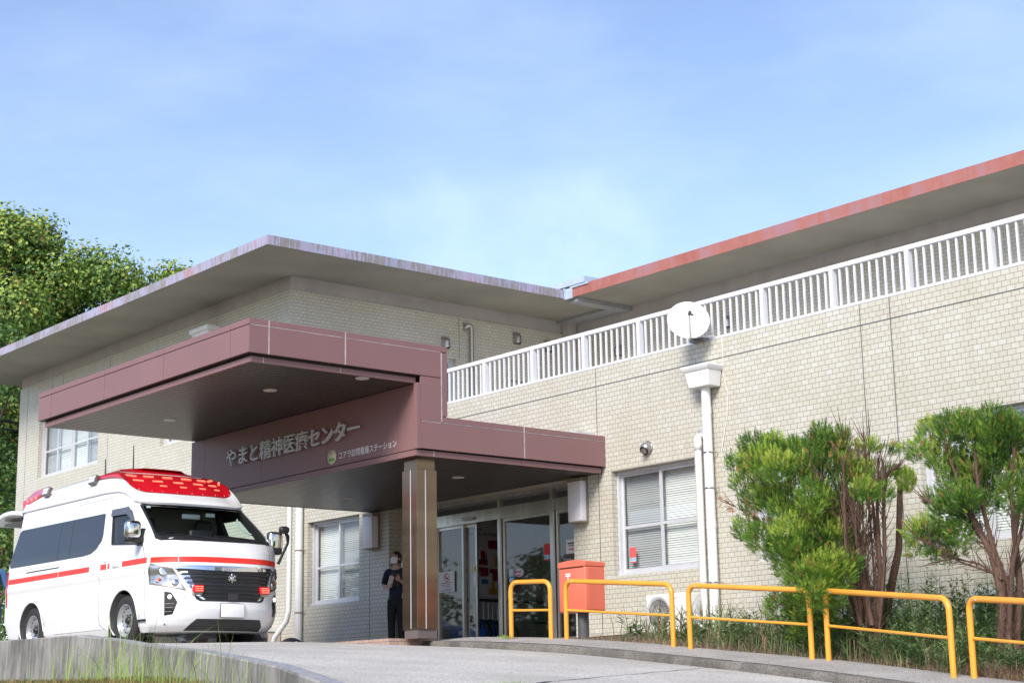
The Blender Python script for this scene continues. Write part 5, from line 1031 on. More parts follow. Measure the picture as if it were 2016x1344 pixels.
# mirrors
mb = MB(); mb.rbox(AX-1.20, AX-.98, AY+.68, AY+.82, AG+1.38, AG+1.62, .06, 0, 4); mr1 = mb.build('side_mirror', M_chrome, AM); mb = MB(); mb.rbox(AX-1.19, AX-.93, AY+.70, AY+.83, AG+1.33, AG+1.42, .03); mb.box(AX-.97, AX-.90, AY+.72, AY+.86, AG+1.30, AG+1.52); mb.build('mirror_base', M_black, mr1)
mb = MB(); mb.rbox(AX+.98, AX+1.20, AY+.68, AY+.82, AG+1.30, AG+1.58, .05, 0, 4); mr2 = mb.build('side_mirror', M_chrome, AM); mb = MB(); mb.box(AX+.90, AX+1.0, AY+.70, AY+.80, AG+1.28, AG+1.36); mb.rbox(AX+1.0, AX+1.18, AY+.67, AY+.80, AG+1.26, AG+1.36, .03); mb.build('mirror_base', M_black, mr2)
mb = MB(); mb.tube([(AX+.95, AY+.42, AG+1.10), (AX+1.0, AY+.36, AG+1.26), (AX+1.03, AY+.30, AG+1.38), (AX+1.0, AY+.26, AG+1.47), (AX+.95, AY+.24, AG+1.53)], [.022, .017, .018, .028, .024], 10); mb.rbox(AX+.84, AX+.99, AY+.17, AY+.26, AG+1.50, AG+1.60, .04, 0, 3); mb.build('safety_mirror', M_black, AM)
# raised rear hatch
mb = MB(); n = 10; V = []
for i in range(n+1):
    t = i/n; y = AY+4.98+1.35*t; z = AG+2.10+.10*math.sin(t*2.2)-.12*t*t
    V += [(AX-.82+.10*t*t, y, z), (AX+.82-.10*t*t, y, z), (AX+.82-.10*t*t, y, z+.075), (AX-.82+.10*t*t, y, z+.075)]
mb.add(V, [(4*i+j, 4*i+4+j, 4*i+4+(j+1) % 4, 4*i+(j+1) % 4) for i in range(n) for j in range(4)]+[(0, 1, 2, 3), (4*n+3, 4*n+2, 4*n+1, 4*n)], 0, False); th = mb.build('rear_hatch', M_vw, AM, fixn=True, bevel=.02)
mb = MB(); mb.box(AX-.62, AX+.62, AY+5.2, AY+6.1, AG+2.05, AG+2.09); mb.build('hatch_lining', mat('lining_grey', (0.30, 0.30, 0.29), .7), th)
for sd_ in (-1, 1): mb = MB(); mb.tube([(AX+sd_*.78, AY+4.92, AG+1.55), (AX+sd_*.74, AY+5.15, AG+2.10)], .014, 8); mb.build('gas_strut', M_black, th)
for sd_ in (-1, 1): patch('tail_lamp', SR if sd_ < 0 else SL, [(5.035, .72), (5.04, 1.25), (5.08, 1.25), (5.07, .72)], M_redlens, .006, .01)

# ------------------------------------------------------------------ brown hatchback parked behind the ambulance
KC = thing('parked_car', (15.0, 27.1, .66), 'dark brown small hatchback parked behind the ambulance, its front corner showing under the bumper', 'car')
M_cb = mat('car_brown', (0.075, 0.045, 0.038), .25, coat=.6, var=.08)
KX0, KY, KG = 15.0, 25.7, .66
tf = [(.2, .12), (.35, .02), (.6, .0), (.78, .05), (.86, .18), (.95, .75), (1.48, 1.35)]; tw = [(.2, .68), (.4, .735), (.8, .74), (.95, .72), (1.45, .58), (1.5, .52)]; trr = [(.2, 3.2), (.5, 3.32), (.95, 3.28), (1.5, 3.0)]
def kl(H):
    w_, yf, yr = lerp_t(tw, H), lerp_t(tf, H), lerp_t(trr, H); P = []
    for i in range(20): u = -1+2*i/20; P.append((u*w_, yf+.22*abs(u)**3.2))
    for i in range(20): P.append((w_, yf+.22+(yr-yf-.3)*i/20))
    for i in range(10): u = 1-2*i/10; P.append((u*w_, yr-.08+.08*(1-abs(u)**4)))
    for i in range(20): P.append((-w_, yr-.08-(yr-yf-.3)*i/20))
    return [Vector((KX0+x, KY+y, KG+H)) for x, y in P]
mb = MB(); loft(mb, [kl(H) for H in (.2, .26, .35, .45, .6, .7, .78, .86, .91, .95, 1.1, 1.3, 1.42, 1.48, 1.5)]); mb.build('body', M_cb, KC, fixn=True, sharp=40)
def kf(u, H, o): return Vector((KX0+u*(lerp_t(tw, H)+o), KY+lerp_t(tf, H)+.22*abs(u)**3.2-o, KG+H))
def ks(a, H, o): return Vector((KX0+(lerp_t(tw, H)+o), KY+a, KG+H))
def ksl(a, H, o): return Vector((KX0-(lerp_t(tw, H)+o), KY+a, KG+H))
M_mauve = mat('windscreen_mauve', (0.20, 0.13, 0.17), .06, spec=.8)  # mauve base colour paints the canopy's reflection into the glass
patch('windscreen', kf, [(-.9, .97), (.9, .97), (.86, 1.40), (-.86, 1.40)], M_mauve, .006, .006, par=KC)
for fn in (ks, ksl): patch('side_window', fn, [(1.1, .98), (2.9, .98), (2.75, 1.38), (1.45, 1.38)], M_dkglass, .005, .006, .3, .1, par=KC)
for sg_ in (-1, 1):
    h_ = patch('headlight', kf, [(sg_*.98, .78), (sg_*.98, .60), (sg_*.70, .58), (sg_*.62, .66), (sg_*.75, .76)], M_refl, .006, .01, par=KC); patch('lens', kf, [(sg_*.98, .78), (sg_*.98, .60), (sg_*.70, .58), (sg_*.62, .66), (sg_*.75, .76)], M_lens, .014, 0, par=h_)
patch('grille', kf, [(-.5, .55), (.5, .55), (.55, .68), (-.55, .68)], M_black, .004, .006, par=KC)
for s_ in (.62, 2.75):
    for sd_ in (-1, 1):
        o = Vector((KX0+sd_*.60, KY+s_, KG+.28)); mb = MB(); mb.lathe([(.16, .15), (.25, .155), (.28, .13), (.28, .02), (.25, 0), (.16, 0)], o, (sd_, 0, 0), 28); wh = mb.build('wheel', M_rubber, KC); mb = MB(); mb.lathe([(.165, .15), (.15, .12), (.06, .14), (.0001, .145)], o, (sd_, 0, 0), 24); mb.build('rim', M_rim, wh)

# ------------------------------------------------------------------ plants: lobes (x, y, z, radius) and stems, in metres
S1L = [(14.79, 13.38, 2.97, 0.134), (14.98, 13.33, 2.99, 0.098), (14.87, 13.1, 2.99, 0.096), (15.01, 13.89, 2.85, 0.093), (15.03, 13.68, 2.84, 0.136), (14.69, 13.15, 2.76, 0.168), (14.66, 12.85, 2.64, 0.165), (15.15, 13.0, 2.87, 0.133), (14.81, 12.34, 2.98, 0.105), (14.79, 12.38, 2.85, 0.14), (15.25, 12.46, 2.9, 0.095), (14.93, 12.75, 2.6, 0.178), (15.15, 12.54, 2.74, 0.142), (14.94, 12.18, 2.56, 0.151), (15.03, 12.12, 2.39, 0.151), (14.74, 11.72, 2.25, 0.124), (15.03, 11.78, 2.78, 0.075), (15.17, 11.96, 2.55, 0.104), (14.96, 13.74, 2.6, 0.123), (15.09, 13.69, 2.38, 0.148), (15.05, 13.79, 2.05, 0.135), (14.51, 13.11, 1.83, 0.141), (15.1, 13.39, 2.41, 0.183), (15.0, 13.07, 2.16, 0.204), (14.67, 12.73, 1.81, 0.221), (14.67, 12.39, 2.25, 0.173), (15.17, 12.52, 2.14, 0.165), (14.93, 12.57, 1.93, 0.21), (14.92, 12.3, 1.79, 0.15), (14.78, 12.53, 1.63, 0.22), (14.56, 12.65, 1.54, 0.196), (14.8, 13.05, 1.67, 0.142), (14.17, 11.94, 1.34, 0.188), (14.41, 12.39, 1.26, 0.181), (14.4, 11.93, 1.48, 0.111), (15.16, 13.38, 1.08, 0.169), (15.13, 13.1, 1.09, 0.143), (13.99, 11.89, 1.1, 0.142), (14.68, 12.33, 0.99, 0.114), (14.73, 12.61, 0.84, 0.172), (15.18, 12.85, 0.72, 0.153), (14.86, 12.85, 0.76, 0.116)]
S2L = [(14.84, 10.85, 2.8, 0.121), (14.61, 10.82, 2.63, 0.076), (14.76, 10.53, 2.8, 0.14), (14.67, 10.28, 2.81, 0.117), (14.65, 9.94, 2.78, 0.136), (14.81, 9.83, 2.69, 0.136), (14.81, 10.02, 2.63, 0.158), (15.03, 9.8, 2.58, 0.158), (14.88, 10.77, 2.52, 0.142), (15.05, 10.72, 2.37, 0.175), (15.0, 10.42, 2.49, 0.173), (15.09, 10.49, 2.23, 0.163), (14.87, 10.08, 2.43, 0.127), (14.51, 10.36, 2.02, 0.137), (15.0, 10.96, 2.09, 0.11), (15.08, 11.26, 2.59, 0.067), (15.03, 11.29, 2.69, 0.056), (14.8, 11.12, 1.74, 0.109), (14.9, 11.01, 1.77, 0.131), (14.55, 10.53, 1.87, 0.138), (14.98, 10.94, 1.63, 0.131), (14.8, 11.15, 1.55, 0.077), (14.6, 10.4, 1.66, 0.105), (14.44, 9.64, 2.04, 0.122), (15.0, 10.08, 1.92, 0.095), (15.09, 9.82, 2.27, 0.2), (14.46, 9.37, 1.81, 0.191), (14.96, 10.25, 2.63, 0.15), (14.69, 10.83, 1.46, 0.064), (14.51, 10.21, 1.98, 0.115)]
ST1 = [[(15.12, 12.06, 0.73), (15.12, 12.11, 1.27), (15.12, 12.29, 1.91), (15.12, 12.46, 2.46)], [(15.12, 12.04, 0.73), (15.12, 12.02, 1.32), (15.12, 12.13, 1.96), (15.12, 12.2, 2.72), (15.12, 12.26, 3.03)], [(15.12, 11.99, 0.73), (15.12, 11.94, 1.37), (15.12, 11.97, 2.11), (15.12, 12.03, 2.7), (15.12, 12.04, 2.99)], [(15.12, 11.95, 0.72), (15.12, 11.84, 1.42), (15.12, 11.81, 2.1), (15.12, 11.76, 2.67)], [(15.12, 11.94, 0.72), (15.12, 11.81, 1.53), (15.12, 11.77, 2.21), (15.12, 11.69, 2.49), (15.12, 11.54, 2.54)], [(15.12, 12.01, 0.73), (15.12, 12.17, 1.44), (15.12, 12.42, 1.93), (15.12, 12.78, 2.26)], [(15.12, 12.09, 0.7), (15.12, 12.32, 1.28), (15.12, 12.58, 1.82), (15.12, 12.83, 2.56)], [(15.12, 11.92, 0.75), (15.12, 11.78, 1.64), (15.12, 11.74, 2.32), (15.12, 11.73, 2.64)], [(15.12, 11.96, 0.75), (15.12, 11.97, 1.66), (15.12, 11.98, 2.41), (15.12, 11.88, 3.01)], [(15.12, 12.04, 0.7), (15.12, 12.26, 1.22), (15.12, 12.85, 1.26), (15.12, 13.33, 1.11)], [(15.12, 12.11, 0.7), (15.12, 12.56, 1.12), (15.12, 13.14, 1.51), (15.12, 13.84, 1.99)], [(15.12, 12.13, 0.99), (15.12, 12.51, 1.7), (15.12, 13.25, 2.24), (15.12, 13.87, 2.74)], [(15.12, 13.12, 1.81), (15.12, 13.51, 2.06), (15.12, 13.86, 2.24), (15.12, 14.19, 2.43)]]
ST2 = [[(14.8, 10.05, 0.61), (14.8, 10.02, 0.97), (14.8, 10.12, 1.44), (14.8, 10.33, 1.88), (14.8, 10.56, 2.17)], [(14.8, 10.08, 0.61), (14.8, 10.06, 1.12), (14.8, 10.24, 1.5), (14.8, 10.52, 1.84), (14.8, 10.84, 1.98), (14.8, 11.09, 2.14)], [(14.8, 10.02, 0.61), (14.8, 9.96, 1.12), (14.8, 9.95, 1.63), (14.8, 9.97, 2.1), (14.8, 9.9, 2.52)], [(14.8, 9.99, 0.61), (14.8, 9.91, 1.16), (14.8, 9.8, 1.67), (14.8, 9.69, 2.18)], [(14.8, 10.03, 0.61), (14.8, 10.02, 1.22), (14.8, 10.13, 1.7), (14.8, 10.21, 2.13), (14.8, 10.24, 2.51)], [(14.8, 10.06, 1.17), (14.8, 10.32, 1.35), (14.8, 10.62, 1.43), (14.8, 10.95, 1.4)], [(14.8, 10.08, 1.23), (14.8, 10.5, 1.39), (14.8, 10.77, 1.57), (14.8, 11.02, 1.7)], [(14.8, 10.01, 0.61), (14.8, 9.86, 1.32), (14.8, 9.66, 1.86)], [(14.8, 10.05, 0.61), (14.8, 10.06, 1.33), (14.8, 10.28, 1.71), (14.8, 10.42, 1.94), (14.8, 10.65, 2.61)]]
STP = [(15.6, 12.16, 1.06), (15.6, 12.03, 1.45), (15.6, 11.95, 1.68), (15.6, 11.88, 2.37)]; TUFT = (15.6, 11.77, 2.43)

def rnd_dir(): 
    z = random.uniform(-1, 1); a = random.uniform(0, 2*math.pi); r = math.sqrt(1-z*z); return Vector((r*math.cos(a), r*math.sin(a), z))
def leaf(mb, p, d, nrm, ln, wd, mi=0, bend=.25):
    s = d.cross(nrm).normalized()*wd; nn = nrm*ln*bend
    mb.add([p, p+d*ln*.45+s+nn*.3, p+d*ln, p+d*ln*.45-s+nn*.3], [(0, 1, 2, 3)], mi)
def crown(mb, lobes, per, size, mi=0, up=.25):
    for x, y, z, r in lobes:
        n = int(per*r*r)
        for _ in range(n):
            d = rnd_dir(); rr = r*(random.random()**.28)*random.uniform(.82, 1.10); q = Vector((x, y, z))+Vector((d.x*rr, d.y*rr, d.z*rr*.86))
            nd = (d+rnd_dir()*.8+Vector((0, 0, up))).normalized(); t = nd.cross(rnd_dir()).normalized(); t = (t+Vector((0, 0, -.35))).normalized(); s = size*random.uniform(.6, 1.35)
            leaf(mb, q, t, nd, s, s*.36, mi if random.random() > .03 else mi+1)
M_leafA = leafmat('tree_leaf', [(0.035, 0.085, 0.022), (0.075, 0.16, 0.035), (0.135, 0.245, 0.05), (0.21, 0.33, 0.07)])
M_leafV = leafmat('vine_leaf', [(0.09, 0.17, 0.025), (0.20, 0.31, 0.045), (0.34, 0.44, 0.075), (0.42, 0.42, 0.11)])
M_leafR = leafmat('turning_leaf', [(0.22, 0.10, 0.03), (0.34, 0.17, 0.05), (0.30, 0.22, 0.08)])
M_bark = mat('grey_brown_bark', (0.16, 0.12, 0.10), .9, var=.5, scale=14, stretch=(3, 3, .5), bump=.4, bscale=30)
M_barkr = mat('red_brown_bark', (0.15, 0.085, 0.06), .9, var=.55, scale=22, stretch=(4, 4, .4), bump=.5, bscale=40)
def tree(name, x, y, z0, h, r, seed, label, vines, group='trees beyond the block', n=44, per=640, size=.15, low=.28, sq=.75):
    random.seed(seed); t = thing(name, (x, y, z0), label, 'tree', group); mb = MB(); lobes = []
    tip = []
    for k in range(n):
        a = random.uniform(0, 2*math.pi); v = random.random(); zz = z0+h*(low+(1-low-.08)*v); prof = math.sin(math.pi*min(1, (.15+.85*(1-v))**.8))*.35+.65*math.sqrt(max(.05, 1-v*v*.9))
        rr = r*prof*random.uniform(.35, 1.0); lobes.append((x+rr*math.cos(a), y+rr*math.sin(a), zz, r*random.uniform(.24, .42)))
    lobes.append((x, y, z0+h*.93, r*.30))
    crown(mb, lobes, per, size, 0); mb.build('crown', [M_leafA, M_leafR], t)
    if vines:
        vb = MB(); crown(vb, [(a+random.uniform(-.2, .2), b-.25, c+.25, q*.98) for a, b, c, q in lobes if c > z0+h*.42], per*.55, size*1.05, 0, .6)
        for _ in range(26):
            a, b, c, q = random.choice(lobes); p = Vector((a+random.uniform(-q, q), b-q*.8, c)); 
            for k in range(18): p = p+Vector((random.uniform(-.06, .06), random.uniform(-.04, .04), -.12)); leaf(vb, p, (rnd_dir()+Vector((0, 0, -.8))).normalized(), (rnd_dir()+Vector((-.3, -.8, .3))).normalized(), size*.9, size*.32, 0)
        vb.build('vine', [M_leafV, M_leafR], t)
    tb = MB(); top = Vector((x+.2, y, z0+h*.8)); tb.tube([(x, y, z0-.3), (x+.05, y, z0+h*.2), (x-.05, y+.1, z0+h*.45), top], [r*.11, r*.085, r*.06, r*.02], 10)
    for a, b, c, q in lobes[::2]: 
        zb = z0+(c-z0)*.55; tb.tube([(x, y, zb), ((x+a)/2, (y+b)/2, (zb+c)/2+.2), (a, b, c)], [r*.035, r*.022, r*.008], 6)
    tb.build('trunk', M_bark, t); return t
tree('vine_covered_tree', 22.6, 55.5, .5, 17.6, 3.1, 11, 'tall tree draped in yellow green vines at the far left behind the block', True, n=58)
tree('vine_covered_tree', 25.1, 54.5, .5, 16.3, 3.3, 23, 'vine draped tree with gaps of sky, middle one above the left eaves', True, n=50)
tree('vine_covered_tree', 28.0, 53.5, .5, 15.9, 2.8, 31, 'vine draped tree peeping over the eaves, nearest the roof corner', True, n=40)
tree('evergreen_tree', 19.6, 50.0, .5, 13.2, 2.4, 44, 'dark green leafy tree at the left frame edge beside the end of the block', False, n=34)
tree('broadleaf_bush', 19.0, 46.0, .5, 5.6, 1.9, 52, 'low green bush against the left end of the block behind the ambulance hatch', False, 'bushes by the block', n=26, per=330, size=.15, low=.05)
tree('broadleaf_bush', 16.6, 40.5, .5, 2.6, 1.2, 57, 'small green bush behind the rear corner of the ambulance', False, 'bushes by the block', n=20, per=420, size=.11, low=.05)
# the row of low trees across the drive, out of the picture to the left; panes and the ambulance window mirror them
proto = tree('garden_tree', -3.0, 44.0, .3, 6.2, 2.6, 61, 'garden tree in the row across the drive, seen only mirrored in the panes', False, 'garden trees across the drive', n=40, per=110, size=.24, low=.12)
for x, y, s in ((0.8, 47, 1.0), (-6.0, 40.5, 1.1), (-7.5, 36, .95), (-9, 31.5, 1.15), (4.0, 52, 1.1), (-9.5, 27, 1.0), (-9.5, 22.5, 1.2), (-10, 18, 1.05), (-10, 13, 1.15), (-10.5, 8, 1.1), (-11, 3, 1.2)):
    c = copy_tree(proto); c.location = (x, y, .3); c.scale = (s, s, s*.80 if y > 36 else s); c.rotation_euler = (0, 0, x)
proto.scale = (1, 1, .78)

# power lines beyond the block
def cable(p0, p1, sag, r, label):
    mb = MB(); a, b = Vector(p0), Vector(p1); pts = [a.lerp(b, i/20)-Vector((0, 0, sag*4*(i/20)*(1-i/20))) for i in range(21)]; mb.tube(pts, r, 6); tag(mb.build('power_line', M_black, loc=p0), label, 'cable', 'power lines left of the block')
for z, r, l in ((9.62, .045, 'thick black power line, upper of the top pair left of the block'), (9.35, .03, 'power line just under the thick upper one left of the block'), (7.35, .035, 'power line of the lower bundle crossing the leaves left of the block'), (7.12, .03, 'lowest power line of the bundle left of the block'), (5.6, .025, 'single thin power line lowest down behind the ambulance roof')):
    cable((14.0, 52, z+.25), (27, 52, z-.35), .15, r, l)

# ---- the two clipped conifers by the wall
M_th = leafmat('conifer_green', [(0.012, 0.04, 0.008), (0.05, 0.13, 0.014), (0.13, 0.26, 0.022), (0.27, 0.41, 0.04)], .6, .22)
M_thd = leafmat('conifer_dry', [(0.22, 0.08, 0.03), (0.36, 0.15, 0.05), (0.30, 0.20, 0.07)], .7, .15)
M_thy = leafmat('conifer_yellow', [(0.20, 0.34, 0.03), (0.32, 0.44, 0.05), (0.45, 0.48, 0.10)], .6, .25)
def spray(mb, p, ax, s, mi):
    """A feathery plume: a stem with short scale-leaf twigs swept up on both sides."""
    sd = ax.cross(rnd_dir()).normalized(); nn = sd.cross(ax).normalized(); cv = nn*random.uniform(-.3, .3)
    for i in range(6):
        t = i/6; q = p+ax*s*t+cv*s*t*t; l_ = s*(.50-.30*t)*random.uniform(.8, 1.2)
        for sg_ in (-1, 1):
            d = (ax*.86+sd*sg_*random.uniform(.35, .62)+nn*random.uniform(-.3, .3)).normalized(); w_ = d.cross(nn).normalized()*s*.042
            mb.add([q, q+d*l_*.45+w_, q+d*l_, q+d*l_*.45-w_], [(0, 1, 2, 3)], mi)
    q = p+ax*s*.8+cv*s*.64; w_ = sd*s*.042; mb.add([q, q+ax*s*.2+w_, q+ax*s*.42, q+ax*s*.2-w_], [(0, 1, 2, 3)], mi)
def conifer(name, base, lobes, stems, radii, dens, seed, label, yel, ssize=.064):
    random.seed(seed); t = thing(name, base, label, 'shrub'); C = Vector((sum(l[0] for l in lobes)/len(lobes), sum(l[1] for l in lobes)/len(lobes), sum(l[2] for l in lobes)/len(lobes)))
    mb = MB(); lobes = lobes+[(a+.30, b+random.uniform(-.05, .05), c-.02, q*.86) for a, b, c, q in lobes]
    for x, y, z, r in lobes:
        lc = Vector((x, y, z)); ytop = random.random() < yel
        r *= 1.12
        for _ in range(int(dens*(r/.18)**2)):
            d = rnd_dir(); rr = r*random.random()**.33; q = lc+Vector((d.x*rr*1.05, d.y*rr*1.05, d.z*rr*1.15)); ax_ = (Vector((0, 0, .9))+(q-C)*.40+d*.55+rnd_dir()*.38).normalized(); u = random.random()
            mi = 2 if (ytop and d.z > 0.1 and u < .75) or u < .07 else 1 if u > .975 else 0
            spray(mb, q, ax_, ssize*random.uniform(.7, 1.35), mi)
    mb.build('foliage', [M_th, M_thd, M_thy], t)
    tb = MB()
    for i, st in enumerate(stems):
        off = Vector((random.uniform(-.08, .08), random.uniform(-.05, .05), 0)); r0 = radii[i % len(radii)]; pts = [Vector(p)+off*(1 if j else .6)+Vector((random.uniform(-.02, .02), random.uniform(-.015, .015), 0)) for j, p in enumerate(st)]; k = len(pts)
        tb.tube(pts, [r0*(1-.62*j/(k-1))*random.uniform(.9, 1.1) for j in range(k)], 8)
        for j in range(1, k):                                        # side twigs, many of them dead
            for _ in range(9):
                a = pts[j-1].lerp(pts[j], random.random()); d = ((pts[j]-pts[j-1]).normalized()+rnd_dir()*.7).normalized(); l_ = random.uniform(.10, .32); tb.tube([a, a+d*l_*.5+Vector((0, 0, .02)), a+d*l_+Vector((0, 0, .06))], [.006, .004, .002], 5, cap=False)
    tb.build('stems', M_barkr, t); return t, tb
def ext(st, zg): return [[(p[0][0], p[0][1], zg)]+p if p[0][2] < 1.1 else p for p in st]
ST1 = ext(ST1, zbed(15, 12)-.05); ST2 = ext(ST2, zbed(14.8, 10)-.05)
random.seed(5)
extra = []
for k in range(24):                                                   # bundle of thin upright stems in the thinned side of the first shrub
    b = Vector((15.0+random.uniform(-.12, .12), 11.98+random.uniform(-.1, .12), random.uniform(.5, .8))); tpt = Vector((15.0+random.uniform(-.3, .3), random.uniform(11.75, 12.75), random.uniform(2.15, 2.88))); m_ = b.lerp(tpt, .5)+Vector((0, random.uniform(-.05, .08), 0)); extra.append([tuple(b), tuple(m_), tuple(tpt)])
t1, _ = conifer('conifer_shrub', (15.0, 12.05, .5), S1L, ST1+extra, [.026, .028, .026, .032, .030, .018, .018, .026, .02, .012, .014, .014, .007]+[.010, .008, .013, .009, .007, .012, .009, .014, .008, .010, .012], 430, 71, 'broad bright green conifer shrub with a bare thicket of brown stems on its right side', .42)
mb = MB(); random.seed(8)
for _ in range(60):                                                   # dry twigs at the top of the thinned side and out to the left
    p = Vector((15.0+random.uniform(-.25, .25), random.uniform(11.95, 12.5), random.uniform(2.45, 2.82))); spray(mb, p, (Vector((0, 0, 1))+rnd_dir()*.5).normalized(), .07, random.choice((1, 1, 0)))
for y, z in ((14.08, 2.41), (14.0, 2.39), (13.95, 2.30), (13.9, 2.27), (13.98, 2.28), (13.62, 2.3), (13.6, 2.2), (13.66, 2.24)):
    for _ in range(4): spray(mb, Vector((15.0, y+random.uniform(-.04, .04), z+random.uniform(-.03, .03))), (Vector((-.2, .6, .1))+rnd_dir()*.5).normalized(), .07, 1)
mb.build('dry_sprays', [M_th, M_thd], t1)
conifer('conifer_shrub', (14.8, 10.05, .22), S2L, ST2, [.060, .040, .05, .038, .040, .014, .014, .04, .028], 410, 72, 'conifer shrub with a thick shaggy trunk and fanning branches before the rightmost window', .22)
t = thing('conifer_sapling', (15.6, 12.2, .55), 'single bare brown stem with one green tuft at its top, between the two shrubs', 'shrub')
MB().tube([(15.6, 12.22, .5)]+STP, [.05, .05, .045, .04, .032], 10).build('stem', M_barkr, t); mb = MB(); random.seed(77)
for _ in range(420): d = rnd_dir(); spray(mb, Vector(TUFT)+Vector((d.x*.10, d.y*.11+.02, d.z*.15))*random.random()**.3, (Vector((0, 0, 1))+d*.5).normalized(), .06, 2 if random.random() < .5 else 0)
mb.build('tuft', [M_th, M_thd, M_thy], t)

# ---- weeds, dry grass, tall blades (nobody could count them)
M_weed = leafmat('weed_green', [(0.05, 0.10, 0.035), (0.10, 0.18, 0.06), (0.17, 0.26, 0.09), (0.26, 0.30, 0.13)], .6, .25)
M_dryg = leafmat('dry_grass', [(0.20, 0.13, 0.08), (0.32, 0.22, 0.14), (0.42, 0.31, 0.20)], .8, .15)
M_blade = leafmat('fresh_blade', [(0.20, 0.32, 0.05), (0.32, 0.46, 0.10), (0.45, 0.55, 0.20)], .5, .35)
def blade(mb, p, az, lean, h, wd, mi, k=4):
    d = Vector((math.cos(az), math.sin(az), 0)); s = Vector((-d.y, d.x, 0))*wd; vs = []
    for i in range(k+1):
        t = i/k; q = p+d*lean*h*t*t+Vector((0, 0, h*(t-.22*lean*t*t))); ww = s*(1-t)**.7*(.75+.5*t); vs += [q-ww, q+ww]
    mb.add(vs, [(2*i, 2*i+1, 2*i+3, 2*i+2) for i in range(k)], mi, True)
def stalk(mb, p, h, mi, n=26):
    lean = rnd_dir()*.12; lean.z = 0
    mb.tube([p, p+Vector((lean.x*.4, lean.y*.4, h*.5)), p+Vector((lean.x, lean.y, h))], [.005, .004, .002], 4, mi, cap=False)
    for i in range(n):
        t = .15+.85*i/n; q = p+Vector((lean.x*t, lean.y*t, h*t)); a = random.uniform(0, 6.28); d = Vector((math.cos(a), math.sin(a), random.uniform(.1, .8))).normalized(); l_ = (.05+.09*math.sin(math.pi*t))*random.uniform(.7, 1.2); leaf(mb, q, d, Vector((0, 0, 1)), l_, l_*.11, mi)
random.seed(90); mb = MB()
for _ in range(5200):
    y = random.uniform(7.0, 16.0); xa = 14.44-.9*sstep(12.2, 8.5, y); x = random.uniform(xa, 16.85); h = random.uniform(.08, .30)*(1.0 if y > 13 else 1.25)*(1.35 if x > xa+.5 else 1)
    if y > 14.4: h *= .5
    blade(mb, Vector((x, y, zbed(x, y)-.03)), random.uniform(0, 6.28), random.uniform(.1, .9), h, random.uniform(.003, .008), 0 if random.random() < .62 else 1)
for _ in range(420):
    y = random.uniform(8.0, 12.6); xa = 14.48-.9*sstep(12.2, 8.5, y); x = random.uniform(xa, 16.7); stalk(mb, Vector((x, y, zbed(x, y)-.02)), random.uniform(.22, .50) if x < xa+.7 else random.uniform(.45, 1.0), 0)
for _ in range(90):
    y = random.uniform(12.4, 15.9); x = random.uniform(14.6, 16.7); stalk(mb, Vector((x, y, zbed(x, y)-.02)), random.uniform(.15, .42), 0, 18)
for _ in range(520):                                                  # long blades beside the pipes and behind rail three
    y = random.choice((15.85, 15.4, 14.2, 13.6, 11.4, 10.8))+random.gauss(0, .18); x = random.uniform(14.9, 16.7); blade(mb, Vector((x, y, zbed(x, y))), random.uniform(0, 6.28), random.uniform(.2, 1.0), random.uniform(.25, .62), .009, 0 if random.random() < .7 else 1)
tag(mb.build('weeds', [M_weed, M_dryg]), 'tangle of green weeds growing along the foot of the tiled wall', 'weeds', kind='stuff')
random.seed(91); mb = MB()
for _ in range(5200):
    y = random.uniform(6.6, 9.9); xa = 14.36-.9*sstep(12.2, 8.5, y); x = xa+abs(random.gauss(.25, .35)); p = Vector((x, y, zbed(x, y)-.02)); blade(mb, p, random.uniform(0, 6.28), random.uniform(.6, 1.8), random.uniform(.08, .24), random.uniform(.0018, .0035), 0, 4)
for _ in range(1500):
    y = random.uniform(9.9, 16.2); xa = 14.38-.9*sstep(12.2, 8.5, y); x = xa+abs(random.gauss(.1, .22)); p = Vector((x, y, zbed(x, y)-.02)); blade(mb, p, random.uniform(0, 6.28), random.uniform(.6, 1.8), random.uniform(.05, .16), random.uniform(.002, .004), 0, 4)
tag(mb.build('dry_grass', [M_dryg]), 'pale dry grass matted along the edge of the walk', 'dry grass', kind='stuff')
random.seed(92); mb = MB()
def zg(x, y): return lerp_t(ZG, y)+0.03*math.sin(x*1.7)*math.sin(y*1.3)
for _ in range(210):
    y = random.gauss(15.2, 1.3); x = lerp_t(WX, y)-random.uniform(.25, 1.4); h = random.uniform(.25, .88)*random.uniform(.45, 1.0); blade(mb, Vector((x, y, zg(x, y)-.02)), random.uniform(0, 6.28), random.uniform(.05, .45) if random.random() < .75 else random.uniform(.8, 1.6), h, random.uniform(.003, .007), 0, 6)
for _ in range(70):
    y = random.uniform(11.5, 19); x = lerp_t(WX, y)-random.uniform(.2, .9); blade(mb, Vector((x, y, zg(x, y)-.02)), random.uniform(0, 6.28), random.uniform(.1, .6), random.uniform(.25, .5), .004, 0, 6)
for x, y in ((8.35, 10.62), (8.62, 10.8), (8.9, 10.93), (9.1, 10.98)):
    for _ in range(60): q = (x+random.gauss(0, .09), y+.03+random.gauss(0, .03)); blade(mb, Vector((*q, zr(*q))), random.uniform(0, 6.28), random.uniform(.3, 1.2), random.uniform(.02, .05), .002, 0, 3)
for _ in range(26): q = (14.12+random.gauss(0, .05), 17.27+random.gauss(0, .05)); p = Vector((*q, zwalk(*q))); leaf(mb, p, (rnd_dir()+Vector((0, 0, .8))).normalized(), Vector((0, 0, 1)), .07, .012)
tag(mb.build('grass_blades', [M_blade]), 'tall fresh green grass blades in front of the retaining wall', 'grass', kind='stuff')
random.seed(93); mb = MB()
